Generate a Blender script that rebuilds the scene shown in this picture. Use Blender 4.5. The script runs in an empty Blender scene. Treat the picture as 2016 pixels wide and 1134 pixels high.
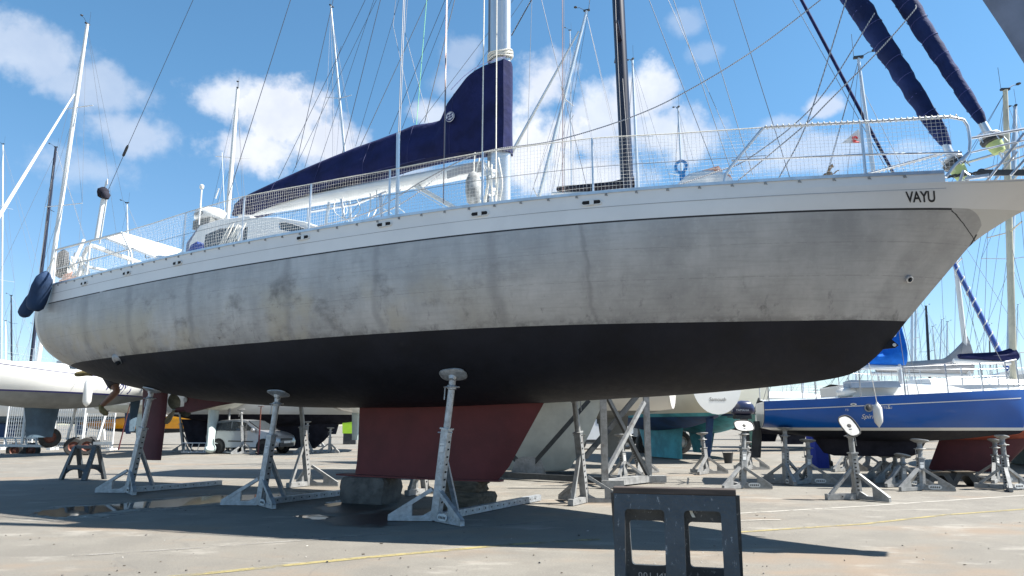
import bpy, math, random
from mathutils import Vector, Matrix
random.seed(7)
R = math.radians
C = bpy.context.scene
COL = C.collection

# ------------------------------------------------------------------ camera
F, CX, CY, CAMZ = 1400.0, 1008.0, 567.0, 1.2          # focal length and centre in photo pixels
PITCH = math.atan((838 - 567) / F)
cam = bpy.data.cameras.new('camera')
cam.sensor_width = 36.0
cam.lens = 36.0 * F / 2016
cam.clip_start = 0.05
cam.clip_end = 6000
camo = bpy.data.objects.new('camera', cam)
COL.objects.link(camo)
camo.location = (0, 0, CAMZ)
camo.rotation_euler = (math.pi / 2 + PITCH, 0, 0)
C.camera = camo

# ------------------------------------------------------------------ exposure, sun, sky
C.view_settings.view_transform = 'Standard'
C.view_settings.look = 'None'
C.view_settings.exposure = 1.5
C.view_settings.gamma = 1
SUN = Vector((3.0, -0.12, 3.85)).normalized()
SUN_EL = math.asin(SUN.z)
sl = bpy.data.lights.new('sun', 'SUN')
sl.energy = 4.9
sl.angle = R(0.5)
sl.color = (1.0, 0.95, 0.87)
so = bpy.data.objects.new('sun', sl)
COL.objects.link(so)
so.location = (30, 0, 40)
so.rotation_euler = SUN.to_track_quat('Z', 'Y').to_euler()


def ray(px, py):
    a = (px - CX) / F
    b = (CY - py) / F
    return Vector((a, math.cos(PITCH) - b * math.sin(PITCH), math.sin(PITCH) + b * math.cos(PITCH)))


def at(px, py, Y):
    r = ray(px, py)
    return Vector((r.x / r.y * Y, Y, CAMZ + r.z / r.y * Y))


def gnd(px, py, z=0.0):
    r = ray(px, py)
    t = (z - CAMZ) / r.z
    return Vector((r.x * t, r.y * t, z))


world = bpy.data.worlds.new('World')
C.world = world
world.use_nodes = True
wt = world.node_tree
wt.nodes.clear()


class NT:
    """tiny node builder"""
    def __init__(s, t): s.t = t
    def n(s, kind, **kw):
        nd = s.t.nodes.new(kind)
        for k, v in kw.items(): setattr(nd, k, v)
        return nd
    def put(s, sock, v):
        if isinstance(v, bpy.types.NodeSocket): s.t.links.new(v, sock)
        else: sock.default_value = v
    def m(s, op, a, b=0.0, c=None, clamp=False):
        nd = s.n('ShaderNodeMath', operation=op, use_clamp=clamp)
        s.put(nd.inputs[0], a); s.put(nd.inputs[1], b)
        if c is not None: s.put(nd.inputs[2], c)
        return nd.outputs[0]
    def step(s, x, lo, hi, a=0.0, b=1.0):
        nd = s.n('ShaderNodeMapRange', interpolation_type='SMOOTHSTEP')
        s.put(nd.inputs[0], x)
        for i, v in enumerate((lo, hi, a, b)): s.put(nd.inputs[i + 1], v)
        return nd.outputs[0]
    def mix(s, f, a, b, kind='MIX'):
        nd = s.n('ShaderNodeMix', data_type='RGBA', blend_type=kind)
        s.put(nd.inputs[0], f)
        for i, v in ((6, a), (7, b)):
            if isinstance(v, tuple) and len(v) == 3: v = v + (1,)
            s.put(nd.inputs[i], v)
        return nd.outputs[2]
    def noise(s, vec, scale, detail=4, rough=0.55, dist=0.0):
        nd = s.n('ShaderNodeTexNoise')
        nd.inputs['Scale'].default_value = scale
        nd.inputs['Detail'].default_value = detail
        nd.inputs['Roughness'].default_value = rough
        nd.inputs['Distortion'].default_value = dist
        if vec is not None: s.put(nd.inputs['Vector'], vec)
        return nd.outputs['Fac']
    def mapping(s, vec, scale=(1, 1, 1), loc=(0, 0, 0)):
        nd = s.n('ShaderNodeMapping')
        s.put(nd.inputs[0], vec)
        nd.inputs['Scale'].default_value = scale
        nd.inputs['Location'].default_value = loc
        return nd.outputs[0]
    def xyz(s, vec):
        nd = s.n('ShaderNodeSeparateXYZ'); s.put(nd.inputs[0], vec); return nd.outputs


W_ = NT(wt)
tc = W_.n('ShaderNodeTexCoord').outputs['Generated']
sky = W_.n('ShaderNodeTexSky', sky_type='NISHITA', sun_disc=False)
sky.sun_elevation = SUN_EL
sky.sun_rotation = math.atan2(SUN.x, SUN.y)
sky.air_density = 1.0
sky.dust_density = 0.2
sky.ozone_density = 1.2
sky.altitude = 0
X_, Y_, Z_ = W_.xyz(tc)
az = W_.m('ARCTAN2', X_, Y_)
el = W_.m('ARCSINE', Z_)
# cumulus: soft ellipses in azimuth / elevation, broken up by noise (given where the photo shows them)
CLOUDS = [(40, 95, 150, 70, .55), (190, 175, 120, 58, .5), (255, 270, 105, 62, .55), (190, 335, 130, 50, .38),
          (455, 195, 90, 62, .85), (560, 225, 118, 84, 1.15), (640, 285, 85, 75, 1.1), (510, 305, 120, 58, 1.0),
          (1072, 160, 62, 78, .95), (1060, 280, 120, 85, 1.1), (1175, 255, 90, 95, .8), (1265, 190, 90, 80, .9),
          (1150, 345, 150, 55, .9), (1350, 45, 40, 30, .3), (1390, 105, 50, 26, .25), (1300, 260, 110, 70, .8),
          (1622, 212, 50, 24, .75), (1545, 255, 70, 30, .4), (1600, 300, 150, 45, .55), (1790, 300, 80, 30, .35),
          (915, 110, 48, 46, .4), (850, 225, 50, 30, .7), (905, 160, 60, 40, .35), (735, 330, 120, 50, .5)]
warp = W_.noise(tc, 7.0, 6, .62)
warp2 = W_.noise(W_.mapping(tc, loc=(3.1, 1.7, .4)), 24.0, 5, .6)
wob = W_.m('ADD', W_.m('MULTIPLY', W_.m('SUBTRACT', warp, .5), 1.9), W_.m('MULTIPLY', W_.m('SUBTRACT', warp2, .5), 1.35))
mask = None
for (px, py, rx, ry, dens) in CLOUDS:
    c = ray(px, py).normalized()
    ex = ray(px + rx, py).normalized()
    ey = ray(px, py - ry).normalized()
    a0, e0 = math.atan2(c.x, c.y), math.asin(c.z)
    ra = abs(math.atan2(ex.x, ex.y) - a0)
    re = abs(math.asin(ey.z) - e0)
    du = W_.m('MULTIPLY', W_.m('SUBTRACT', az, a0), 1 / ra)
    dv = W_.m('MULTIPLY', W_.m('SUBTRACT', el, e0), 1 / re)
    d = W_.m('SQRT', W_.m('ADD', W_.m('MULTIPLY', du, du), W_.m('MULTIPLY', dv, dv)))
    k = W_.step(W_.m('ADD', d, wob), 1.08, .38, 0.0, dens)
    mask = k if mask is None else W_.m('MAXIMUM', mask, k)
# a field of cumulus everywhere else round the horizon, outside the view
fieldn = W_.noise(W_.mapping(tc, (1, 1, 2.2)), 2.6, 7, .6)
behind = W_.step(Y_, .35, .0)
fld = W_.m('MULTIPLY', W_.step(fieldn, .5, .68, 0, .2), behind)
mask = W_.m('MINIMUM', W_.m('MAXIMUM', mask, fld), 1.0)
shade = W_.step(W_.noise(W_.mapping(tc, loc=(.4, .2, .13)), 9.0, 5, .6), .3, .75)
ccol = W_.mix(shade, (4.9, 5.3, 6.2), (6.6, 6.8, 7.2))
tint = W_.mix(1.0, sky.outputs[0], W_.mix(W_.step(el, -.02, .5), (.84, .93, 1.06), (.74, 1.12, 1.22)), 'MULTIPLY')
bgc = W_.mix(mask, tint, ccol)
bg = W_.n('ShaderNodeBackground')
W_.put(bg.inputs[0], bgc)
bg.inputs[1].default_value = 0.0575
wo = W_.n('ShaderNodeOutputWorld')
wt.links.new(bg.outputs[0], wo.inputs[0])

# ------------------------------------------------------------------ materials
MATS = {}


def mat(name, col, rough=.6, metal=0.0, var=.12, vscale=3.0, bump=0.0, bscale=60, spec=.5, stretch=(1, 1, 1), dirt=0.0, coat=0.0):
    if name in MATS: return MATS[name]
    m = bpy.data.materials.new(name)
    m.use_nodes = True
    t = NT(m.node_tree)
    b = m.node_tree.nodes['Principled BSDF']
    b.inputs['Roughness'].default_value = rough
    b.inputs['Metallic'].default_value = metal
    b.inputs['Specular IOR Level'].default_value = spec
    b.inputs['Coat Weight'].default_value = coat
    o = t.mapping(t.n('ShaderNodeTexCoord').outputs['Object'], stretch)
    f = t.noise(o, vscale, 5, .6)
    lo = tuple(c * (1 - var) for c in col)
    hi = tuple(min(1, c * (1 + var)) for c in col)
    c = t.mix(t.step(f, .3, .7), lo, hi)
    if dirt:
        g = t.step(t.noise(o, vscale * 2.3, 8, .7), .52, .75, 0, dirt)
        c = t.mix(g, c, tuple(x * .45 for x in col))
        r = t.m('ADD', t.m('MULTIPLY', f, .2), rough - .1)
        t.put(b.inputs['Roughness'], r)
    t.put(b.inputs['Base Color'], c)
    if bump:
        bn = t.n('ShaderNodeBump')
        bn.inputs['Strength'].default_value = bump
        bn.inputs['Distance'].default_value = .02
        t.put(bn.inputs['Height'], t.noise(o, bscale, 4, .6))
        t.put(b.inputs['Normal'], bn.outputs[0])
    MATS[name] = m
    return m


WHITE = mat('white_paint', (.64, .65, .645), .35, dirt=.12, vscale=1.5, var=.05)
GEL = mat('white_gelcoat', (.66, .66, .635), .25, var=.04, vscale=.8, coat=.3)
CREAM = mat('cream_gelcoat', (.62, .6, .5), .3, var=.06, vscale=.8, coat=.2)
ALU = mat('mill_aluminium', (.55, .57, .6), .35, .85, var=.12, vscale=6)
MAST_ALU = mat('anodised_aluminium', (.62, .64, .66), .35, .7, var=.08, vscale=2, stretch=(4, 4, .3))
GALV = mat('galvanised_steel', (.42, .45, .48), .5, .65, var=.22, vscale=14, dirt=.35, bump=.15, bscale=90)
GALV_OLD = mat('weathered_galvanised_steel', (.27, .275, .275), .6, .35, var=.2, vscale=9, dirt=.4)
NAVY = mat('navy_canvas', (.0085, .0125, .06), .85, var=.3, vscale=2.5, bump=1.0, bscale=5, spec=.2)
ROYAL = mat('royal_blue_canvas', (.008, .13, .55), .8, var=.2, vscale=3, bump=.6, bscale=9, spec=.2)
GREYC = mat('grey_canvas', (.3, .3, .31), .85, var=.12, vscale=3, bump=.5, bscale=9, spec=.2)
BLACKC = mat('black_canvas', (.02, .02, .03), .85, var=.3, vscale=3, bump=.5, bscale=10, spec=.2)
BLACKP = mat('black_plastic', (.025, .028, .032), .5, var=.3, vscale=5, dirt=.2)
RUBBER = mat('rubber', (.03, .03, .03), .8, var=.3, vscale=8)
ROPE = mat('white_rope', (.62, .6, .54), .9, var=.15, vscale=40)
NETM = mat('white_netting', (.68, .68, .66), .8, var=.05)
WIRE = mat('stainless_wire', (.16, .165, .175), .6, .3, var=.1)
WIRED = mat('dark_wire', (.06, .065, .08), .5, .4, var=.1)
DARKM = mat('dark_metal', (.05, .055, .06), .5, .5, var=.2, vscale=10)
BLACKMAST = mat('black_mast_paint', (.008, .010, .026), .4, var=.2, vscale=2)
GLASS = mat('dark_glass', (.02, .025, .03), .06, var=.1, spec=.8)
FURLNAVY = mat('navy_sail_strip', (.009, .019, .075), .85, var=.3, vscale=2.5, bump=1.0, bscale=7, spec=.2)
KEELRED = mat('red_antifouling', (.14, .032, .033), .75, var=.18, vscale=1.6, dirt=.12, bump=.12, bscale=30)
RUDRED = mat('maroon_antifouling', (.085, .018, .024), .75, var=.15, vscale=3)
BOTTOM = mat('black_antifouling', (.0095, .0105, .017), .65, var=.3, vscale=1.4, bump=.08, bscale=40, spec=.3)


def antifouling(m):
    t = NT(m.node_tree); b = m.node_tree.nodes['Principled BSDF']
    l = b.inputs['Base Color'].links[0].from_socket
    o = t.n('ShaderNodeTexCoord').outputs['Object']
    roll = t.noise(t.mapping(o, (5, 5, .8)), 1.6, 6, .7)
    scuff = t.noise(t.mapping(o, (1, 1, 1.6)), 3.2, 8, .75)
    c = t.mix(t.step(roll, .45, .7, 0, .55), l, (.012, .0135, .022))
    c = t.mix(t.step(scuff, .6, .72, 0, .6), c, (.021, .021, .025))
    t.put(b.inputs['Base Color'], c)
    t.put(b.inputs['Roughness'], t.m('ADD', .5, t.m('MULTIPLY', roll, .35)))


antifouling(BOTTOM)


def rusty(m, amount):
    t = NT(m.node_tree); b = m.node_tree.nodes['Principled BSDF']
    l = b.inputs['Base Color'].links[0].from_socket
    o = t.n('ShaderNodeTexCoord').outputs['Object']
    c = t.mix(t.step(t.noise(t.mapping(o, (1, 1, .5)), 7, 7, .75), .55, .7, 0, amount), l, (.13, .075, .045))
    c = t.mix(t.step(t.noise(o, 26, 4, .7), .6, .68, 0, .6), c, (.12, .12, .125))
    t.put(b.inputs['Base Color'], c)


rusty(GALV, .45); rusty(GALV_OLD, .5)
BRONZE = mat('dull_bronze', (.13, .13, .1), .45, .7, var=.25, vscale=12)
HOLE = mat('dark_hole', (.01, .01, .012), .9, var=.1)
WOOD = mat('old_timber', (.11, .085, .06), .9, var=.45, vscale=5, stretch=(.6, 4, 4), dirt=.4, bump=.9, bscale=18)
CONC = mat('rough_concrete', (.13, .12, .11), .95, var=.3, vscale=6, dirt=.3, bump=.9, bscale=25)
SKIN = mat('tanned_skin', (.2, .1, .065), .55, var=.12, vscale=12)
SHOE = mat('khaki_suede', (.16, .125, .05), .85, var=.2, vscale=20)
SHORTS = mat('dark_shorts', (.05, .045, .05), .9, var=.2, vscale=10)
TEAL = mat('turquoise_antifouling', (.06, .3, .36), .75, var=.3, vscale=1.7, dirt=.35, bump=.1, bscale=20)
PALEGREEN = mat('pale_green_antifouling', (.2, .42, .4), .75, var=.12, vscale=2)
DBLUE = mat('dark_blue_antifouling', (.012, .045, .13), .7, var=.3, vscale=2, dirt=.15)
BLUEH = mat('royal_blue_topside', (.004, .085, .36), .3, var=.08, vscale=1, coat=.15, spec=.35)
GREYB = mat('grey_antifouling', (.16, .17, .17), .75, var=.2, vscale=1.4, dirt=.2)
SLATE = mat('slate_blue_antifouling', (.05, .085, .12), .75, var=.3, vscale=1.2, dirt=.3)
YELLOWH = mat('amber_topside', (.75, .32, .01), .25, var=.06, coat=.3)
KEELCREAM = mat('cream_keel_paint', (.5, .5, .44), .7, var=.1, vscale=2.4, dirt=.1)
PALEKEEL = mat('pale_blue_grey_keel_paint', (.42, .5, .5), .6, var=.06, vscale=2)
YGREEN = mat('pale_lime_plastic', (.42, .5, .2), .5, var=.1)
ORANGE = mat('faded_orange_plastic', (.62, .33, .24), .6, var=.15, vscale=8)
CYAN = mat('bright_blue_plastic', (.01, .2, .5), .4, var=.1)
RED = mat('red_paint', (.55, .03, .03), .5, var=.1)
RIMRED = mat('rust_red_rim', (.13, .045, .03), .6, .2, var=.3, vscale=12)
SILVER = mat('silver_car_paint', (.27, .275, .29), .28, .55, var=.03, coat=.6)
INK = mat('black_ink', (.012, .012, .016), .5, var=.05)
INKB = mat('dark_blue_ink', (.02, .02, .12), .5, var=.05)
PAINTW = mat('worn_white_road_paint', (.6, .58, .52), .85, var=.2, vscale=6, dirt=.5)
EMBLEM = mat('pale_print', (.55, .58, .62), .6, var=.05)
LIME = mat('lime_green_plastic', (.35, .6, .03), .5, var=.05)
STRIPED = mat('blue_white_canvas', (.03, .08, .3), .8, var=.1)

# ------------------------------------------------------------------ mesh helpers


class MB:
    def __init__(s): s.v = []; s.f = []; s.mi = []; s.k = 0
    def add(s, vs, fs):
        o = len(s.v)
        s.v += [tuple(p) for p in vs]
        s.f += [tuple(i + o for i in f) for f in fs]
        s.mi += [s.k] * len(fs)
        return s
    def hexa(s, p):
        return s.add(p, [(0, 3, 2, 1), (4, 5, 6, 7), (0, 1, 5, 4), (1, 2, 6, 5), (2, 3, 7, 6), (3, 0, 4, 7)])
    def box(s, c, d, M=None):
        x, y, z = (q / 2 for q in d)
        P = [Vector(q) for q in ((-x, -y, -z), (x, -y, -z), (x, y, -z), (-x, y, -z), (-x, -y, z), (x, -y, z), (x, y, z), (-x, y, z))]
        if M is not None: P = [M @ q for q in P]
        return s.hexa([q + Vector(c) for q in P])
    def frame(s, a, b, up=Vector((0, 0, 1))):
        a = Vector(a); b = Vector(b); d = (b - a).normalized()
        if abs(d.dot(up)) > .98: up = Vector((0, 1, 0)) if abs(d.y) < .9 else Vector((1, 0, 0))
        x = d.cross(up).normalized(); y = x.cross(d).normalized()
        return a, b, x, y
    def bar(s, a, b, w, h=None, up=Vector((0, 0, 1)), w2=None, h2=None):
        h = w if h is None else h
        w2 = w if w2 is None else w2; h2 = h if h2 is None else h2
        a, b, x, y = s.frame(a, b, up)
        P = []
        for q, ww, hh in ((a, w, h), (b, w2, h2)):
            P += [q - x * ww / 2 - y * hh / 2, q + x * ww / 2 - y * hh / 2, q + x * ww / 2 + y * hh / 2, q - x * ww / 2 + y * hh / 2]
        return s.hexa(P)
    def tube(s, pts, r, n=8, cap=True, ry=None, up=Vector((0, 0, 1))):
        pts = [Vector(p) for p in pts]
        N = len(pts)
        rs = r if isinstance(r, (list, tuple)) else [r] * N
        vs = []
        px = None
        for i, p in enumerate(pts):
            d = (pts[min(i + 1, N - 1)] - pts[max(i - 1, 0)]).normalized()
            if px is None:
                u = up
                if abs(d.dot(u)) > .95: u = Vector((1, 0, 0)) if abs(d.x) < .9 else Vector((0, 1, 0))
                x = d.cross(u).normalized()
            else:
                x = (px - d * px.dot(d)).normalized()
            px = x
            y = d.cross(x)
            for k in range(n):
                t = 2 * math.pi * k / n
                vs.append(p + x * (math.cos(t) * rs[i]) + y * (math.sin(t) * rs[i] * (1 if ry is None else ry)))
        fs = []
        for i in range(N - 1):
            for k in range(n):
                a = i * n + k; b = i * n + (k + 1) % n
                fs.append((a, b, b + n, a + n))
        if cap:
            fs.append(tuple(range(n - 1, -1, -1)))
            fs.append(tuple(range((N - 1) * n, N * n)))
        return s.add(vs, fs)
    def lathe(s, prof, c=(0, 0, 0), axis=Vector((0, 0, 1)), n=16, cap=True):
        c = Vector(c); axis = Vector(axis).normalized()
        u = Vector((1, 0, 0)) if abs(axis.x) < .9 else Vector((0, 1, 0))
        x = axis.cross(u).normalized(); y = axis.cross(x)
        vs = []
        for r, h in prof:
            for k in range(n):
                t = 2 * math.pi * k / n
                vs.append(c + axis * h + x * (r * math.cos(t)) + y * (r * math.sin(t)))
        fs = []
        for i in range(len(prof) - 1):
            for k in range(n):
                a = i * n + k; b = i * n + (k + 1) % n
                fs.append((a, b, b + n, a + n))
        if cap:
            fs.append(tuple(range(n - 1, -1, -1)))
            fs.append(tuple(range((len(prof) - 1) * n, len(prof) * n)))
        return s.add(vs, fs)
    def prism(s, poly, d):
        """poly: list of 3D points of a planar outline, d: thickness vector"""
        d = Vector(d); n = len(poly)
        P = [Vector(p) - d / 2 for p in poly] + [Vector(p) + d / 2 for p in poly]
        return s.add(P, [tuple(range(n - 1, -1, -1)), tuple(range(n, 2 * n))] + [(i, (i + 1) % n, (i + 1) % n + n, i + n) for i in range(n)])
    def grid(s, rows, close=False):
        n = len(rows[0]); vs = [p for r in rows for p in r]; fs = []
        for i in range(len(rows) - 1):
            for k in range(n if close else n - 1):
                a = i * n + k; b = i * n + (k + 1) % n
                fs.append((a, b, b + n, a + n))
        return s.add(vs, fs)
    def build(s, name, m, parent=None, smooth=35, weld=False):
        me = bpy.data.meshes.new(name)
        me.from_pydata(s.v, [], s.f)
        for q in (m if isinstance(m, (list, tuple)) else [m]): me.materials.append(q)
        if isinstance(m, (list, tuple)): me.polygons.foreach_set('material_index', s.mi)
        me.validate()
        if weld:
            import bmesh
            bm = bmesh.new(); bm.from_mesh(me)
            bmesh.ops.remove_doubles(bm, verts=bm.verts, dist=weld)
            bmesh.ops.dissolve_degenerate(bm, edges=bm.edges, dist=1e-5)
            bmesh.ops.recalc_face_normals(bm, faces=bm.faces)
            bm.to_mesh(me); bm.free()
        if smooth:
            me.polygons.foreach_set('use_smooth', [True] * len(me.polygons))
            me.set_sharp_from_angle(angle=R(smooth))
        me.update()
        o = bpy.data.objects.new(name, me)
        COL.objects.link(o)
        if parent is not None: o.parent = parent
        return o


def tag(o, label=None, cat=None, group=None, kind=None):
    if label: o['label'] = label
    if cat: o['category'] = cat
    if group: o['group'] = group
    if kind: o['kind'] = kind
    return o


def thing(name, label, cat, loc=(0, 0, 0), rz=0.0, group=None):
    o = bpy.data.objects.new(name, None)
    o.empty_display_size = .2
    COL.objects.link(o)
    o.location = loc
    o.rotation_euler = (0, 0, rz)
    return tag(o, label, cat, group)


def copy_tree(o, parent=None):
    c = o.copy()
    COL.objects.link(c)
    c.parent = parent
    for ch in list(o.children): copy_tree(ch, c)
    return c


def text_mesh(body, size, shear=0.0, space=1.0, bold=0.0):
    cu = bpy.data.curves.new('lettering', 'FONT')
    cu.body = body; cu.size = size; cu.offset = bold * size; cu.shear = shear; cu.space_character = space
    ob = bpy.data.objects.new('lettering', cu)
    COL.objects.link(ob)
    dg = bpy.context.evaluated_depsgraph_get(); dg.update()
    me = bpy.data.meshes.new_from_object(ob.evaluated_get(dg))
    vs = [Vector(v.co) for v in me.vertices]; fs = [tuple(p.vertices) for p in me.polygons]
    bpy.data.objects.remove(ob); bpy.data.meshes.remove(me); bpy.data.curves.remove(cu)
    return vs, fs


def interp(x, xs, ys):
    if x <= xs[0]: return ys[0]
    for i in range(len(xs) - 1):
        if x <= xs[i + 1]:
            return ys[i] + (ys[i + 1] - ys[i]) * (x - xs[i]) / (xs[i + 1] - xs[i])
    return ys[-1]


def smoothp(xs, ys):
    """monotone-ish cubic interpolation (Catmull-Rom on uneven knots)"""
    n = len(xs)
    ms = []
    for i in range(n):
        a = max(i - 1, 0); b = min(i + 1, n - 1)
        ms.append((ys[b] - ys[a]) / (xs[b] - xs[a]))
    def f(x):
        if x <= xs[0]: return ys[0]
        if x >= xs[-1]: return ys[-1]
        for i in range(n - 1):
            if x <= xs[i + 1]:
                h = xs[i + 1] - xs[i]; t = (x - xs[i]) / h
                return ((1 + 2 * t) * (1 - t) ** 2 * ys[i] + t * (1 - t) ** 2 * h * ms[i] + t * t * (3 - 2 * t) * ys[i + 1] + t * t * (t - 1) * h * ms[i + 1])
    return f


# ------------------------------------------------------------------ ground
def ground_material():
    m = bpy.data.materials.new('worn_hardstanding')
    m.use_nodes = True
    t = NT(m.node_tree); b = m.node_tree.nodes['Principled BSDF']
    o = t.n('ShaderNodeTexCoord').outputs['Object']
    big = t.noise(o, .25, 4, .55)
    mid = t.noise(o, 1.3, 6, .65)
    fine = t.noise(o, 55, 3, .6)
    grit = t.noise(o, 190, 2, .5)
    c = t.mix(t.step(big, .35, .65), (.156, .144, .123), (.184, .173, .15))
    c = t.mix(t.step(mid, .42, .62, 0, .6), c, (.122, .114, .1))
    c = t.mix(t.step(fine, .35, .65, 0, .45), c, (.11, .103, .09))
    c = t.mix(t.step(grit, .58, .68, 0, .75), c, (.33, .31, .27))
    dk = t.noise(o, 120, 2, .5)
    c = t.mix(t.step(dk, .58, .68, 0, .6), c, (.06, .057, .052))
    rust = t.noise(t.mapping(o, (.6, 1, 1), (4.2, 1.3, 0)), .55, 5, .6)
    c = t.mix(t.step(rust, .52, .68, 0, .6), c, (.21, .15, .1))
    pale = t.noise(t.mapping(o, (.8, 1.6, 1), (9.1, 3.3, 0)), 1.1, 7, .7)
    c = t.mix(t.step(pale, .54, .68, 0, .65), c, (.27, .255, .225))
    # tyre tracks and drag marks: long stretched streaks
    st = t.noise(t.mapping(o, (.22, 2.6, 1)), 1.0, 6, .7)
    c = t.mix(t.step(st, .58, .75, 0, .35), c, (.075, .072, .066))
    sp = t.noise(o, 3.2, 8, .75)
    c = t.mix(t.step(sp, .66, .74, 0, .6), c, (.03, .0285, .027))
    # slab joints and cracks
    v = t.n('ShaderNodeTexVoronoi', feature='DISTANCE_TO_EDGE')
    wv = t.n('ShaderNodeVectorMath', operation='ADD')
    wn = t.n('ShaderNodeTexNoise'); wn.inputs['Scale'].default_value = .9; t.put(wn.inputs['Vector'], o)
    t.put(wv.inputs[0], o); t.put(wv.inputs[1], wn.outputs['Color'])
    t.put(v.inputs['Vector'], wv.outputs[0]); v.inputs['Scale'].default_value = .22
    c = t.mix(t.step(v.outputs['Distance'], .004, .0, 0, .3), c, (.09, .085, .08))
    t.put(b.inputs['Base Color'], c)
    # damp ground round the puddle and under the keel: darker and smoother where water has run
    X, Y, Z = t.xyz(o)
    def spot(x, y, rx, ry):
        a = t.m('MULTIPLY', t.m('SUBTRACT', X, x), 1 / rx); e = t.m('MULTIPLY', t.m('SUBTRACT', Y, y), 1 / ry)
        return t.m('SQRT', t.m('ADD', t.m('MULTIPLY', a, a), t.m('MULTIPLY', e, e)))
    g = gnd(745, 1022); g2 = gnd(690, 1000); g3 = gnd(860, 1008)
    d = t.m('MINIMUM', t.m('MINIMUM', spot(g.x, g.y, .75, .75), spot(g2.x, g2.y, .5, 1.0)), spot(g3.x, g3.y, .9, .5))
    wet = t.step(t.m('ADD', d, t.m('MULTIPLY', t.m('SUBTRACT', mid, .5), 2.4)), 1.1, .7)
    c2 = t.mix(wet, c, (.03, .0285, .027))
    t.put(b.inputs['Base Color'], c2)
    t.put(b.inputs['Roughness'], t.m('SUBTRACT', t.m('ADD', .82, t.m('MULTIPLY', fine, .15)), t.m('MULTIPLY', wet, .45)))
    bn = t.n('ShaderNodeBump'); bn.inputs['Strength'].default_value = .35; bn.inputs['Distance'].default_value = .012
    t.put(bn.inputs['Height'], t.m('ADD', t.m('MULTIPLY', grit, .6), fine))
    t.put(b.inputs['Normal'], bn.outputs[0])
    return m


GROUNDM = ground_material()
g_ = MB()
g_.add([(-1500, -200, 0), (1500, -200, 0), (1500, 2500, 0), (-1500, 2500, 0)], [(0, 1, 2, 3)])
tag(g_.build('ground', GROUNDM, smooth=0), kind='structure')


def paint_mat(name, col, wear):
    m = bpy.data.materials.new(name); m.use_nodes = True
    t = NT(m.node_tree); b = m.node_tree.nodes['Principled BSDF']
    o = t.n('ShaderNodeTexCoord').outputs['Object']
    n1 = t.noise(o, 2.2, 8, .75); n2 = t.noise(o, 60, 3, .6)
    b.inputs['Roughness'].default_value = .85
    t.put(b.inputs['Base Color'], t.mix(t.step(n2, .4, .65, 0, .5), col, (.15, .135, .112)))
    w = t.m('MULTIPLY', t.step(n1, wear - .1, wear + .12), t.step(n2, .3, .55, .55, 1))
    t.put(b.inputs['Alpha'], w)
    return m


LINEW = paint_mat('worn_white_line_paint', (.38, .365, .33), .42)
LINEF = paint_mat('faded_white_line_paint', (.27, .26, .24), .52)
LINEY = paint_mat('worn_yellow_line_paint', (.32, .265, .1), .45)


def ground_line(name, pts, w, m, z=.004):
    b = MB(); P = [gnd(x, y) for x, y in pts]
    rows = []
    for i, p in enumerate(P):
        d = (P[min(i + 1, len(P) - 1)] - P[max(i - 1, 0)]).normalized(); s = Vector((-d.y, d.x, 0)) * w / 2
        rows.append([(p.x - s.x, p.y - s.y, z), (p.x + s.x, p.y + s.y, z)])
    b.grid(rows)
    tag(b.build(name, m, smooth=0), kind='structure')


ground_line('white_line', [(1440, 1012), (1700, 997), (2040, 974)], .09, LINEW)
ground_line('yellow_line', [(1455, 1048), (1700, 1032), (1860, 1014), (2040, 1001)], .08, LINEY)
ground_line('yellow_line', [(330, 1137), (480, 1122), (700, 1100), (1010, 1072), (1180, 1062)], .10, LINEY)
ground_line('white_line', [(130, 1096), (330, 1083), (600, 1064), (860, 1043), (1180, 1021)], .07, LINEF)
ground_line('white_line', [(1460, 1062), (1560, 1072), (1760, 1090)], .03, LINEF, z=.006)
ground_line('white_line', [(1455, 1026), (1500, 1024), (1537, 1024)], .07, LINEW, z=.005)

# puddle beside the stands: a shallow sheet of still water with an uneven edge
wm = bpy.data.materials.new('puddle_water'); wm.use_nodes = True
tw = NT(wm.node_tree); bw_ = wm.node_tree.nodes['Principled BSDF']
ow = tw.n('ShaderNodeTexCoord').outputs['Object']
bw_.inputs['Base Color'].default_value = (.035, .035, .032, 1)
bw_.inputs['Roughness'].default_value = .03
bw_.inputs['Specular IOR Level'].default_value = .6
bn_ = tw.n('ShaderNodeBump'); bn_.inputs['Strength'].default_value = .05; bn_.inputs['Distance'].default_value = .004
tw.put(bn_.inputs['Height'], tw.noise(ow, 9, 2)); tw.put(bw_.inputs['Normal'], bn_.outputs[0])


def puddle(outline, seed):
    rnd = random.Random(seed)
    P = [gnd(x, y) for x, y in outline]
    out = []
    n = len(P)
    for i in range(n):
        a, b = P[i], P[(i + 1) % n]
        for k in range(7):
            t = k / 7
            q = a.lerp(b, t)
            j = .06 * (1 if k else .5)
            out.append((q.x + rnd.uniform(-j, j), q.y + rnd.uniform(-j, j), .0035))
    b = MB(); b.add(out, [tuple(range(len(out)))])
    tag(b.build('puddle', wm, smooth=0), kind='structure')


def silt(outline):
    P = [gnd(x, y) for x, y in outline]; rnd = random.Random(8); out = []
    for i in range(len(P)):
        for k in range(5):
            q = P[i].lerp(P[(i + 1) % len(P)], k / 5); out.append((q.x + rnd.uniform(-.07, .07), q.y + rnd.uniform(-.07, .07), .0022))
    b = MB(); b.add(out, [tuple(range(len(out)))])
    tag(b.build('silt_margin', SILT, smooth=0), kind='structure')


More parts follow.
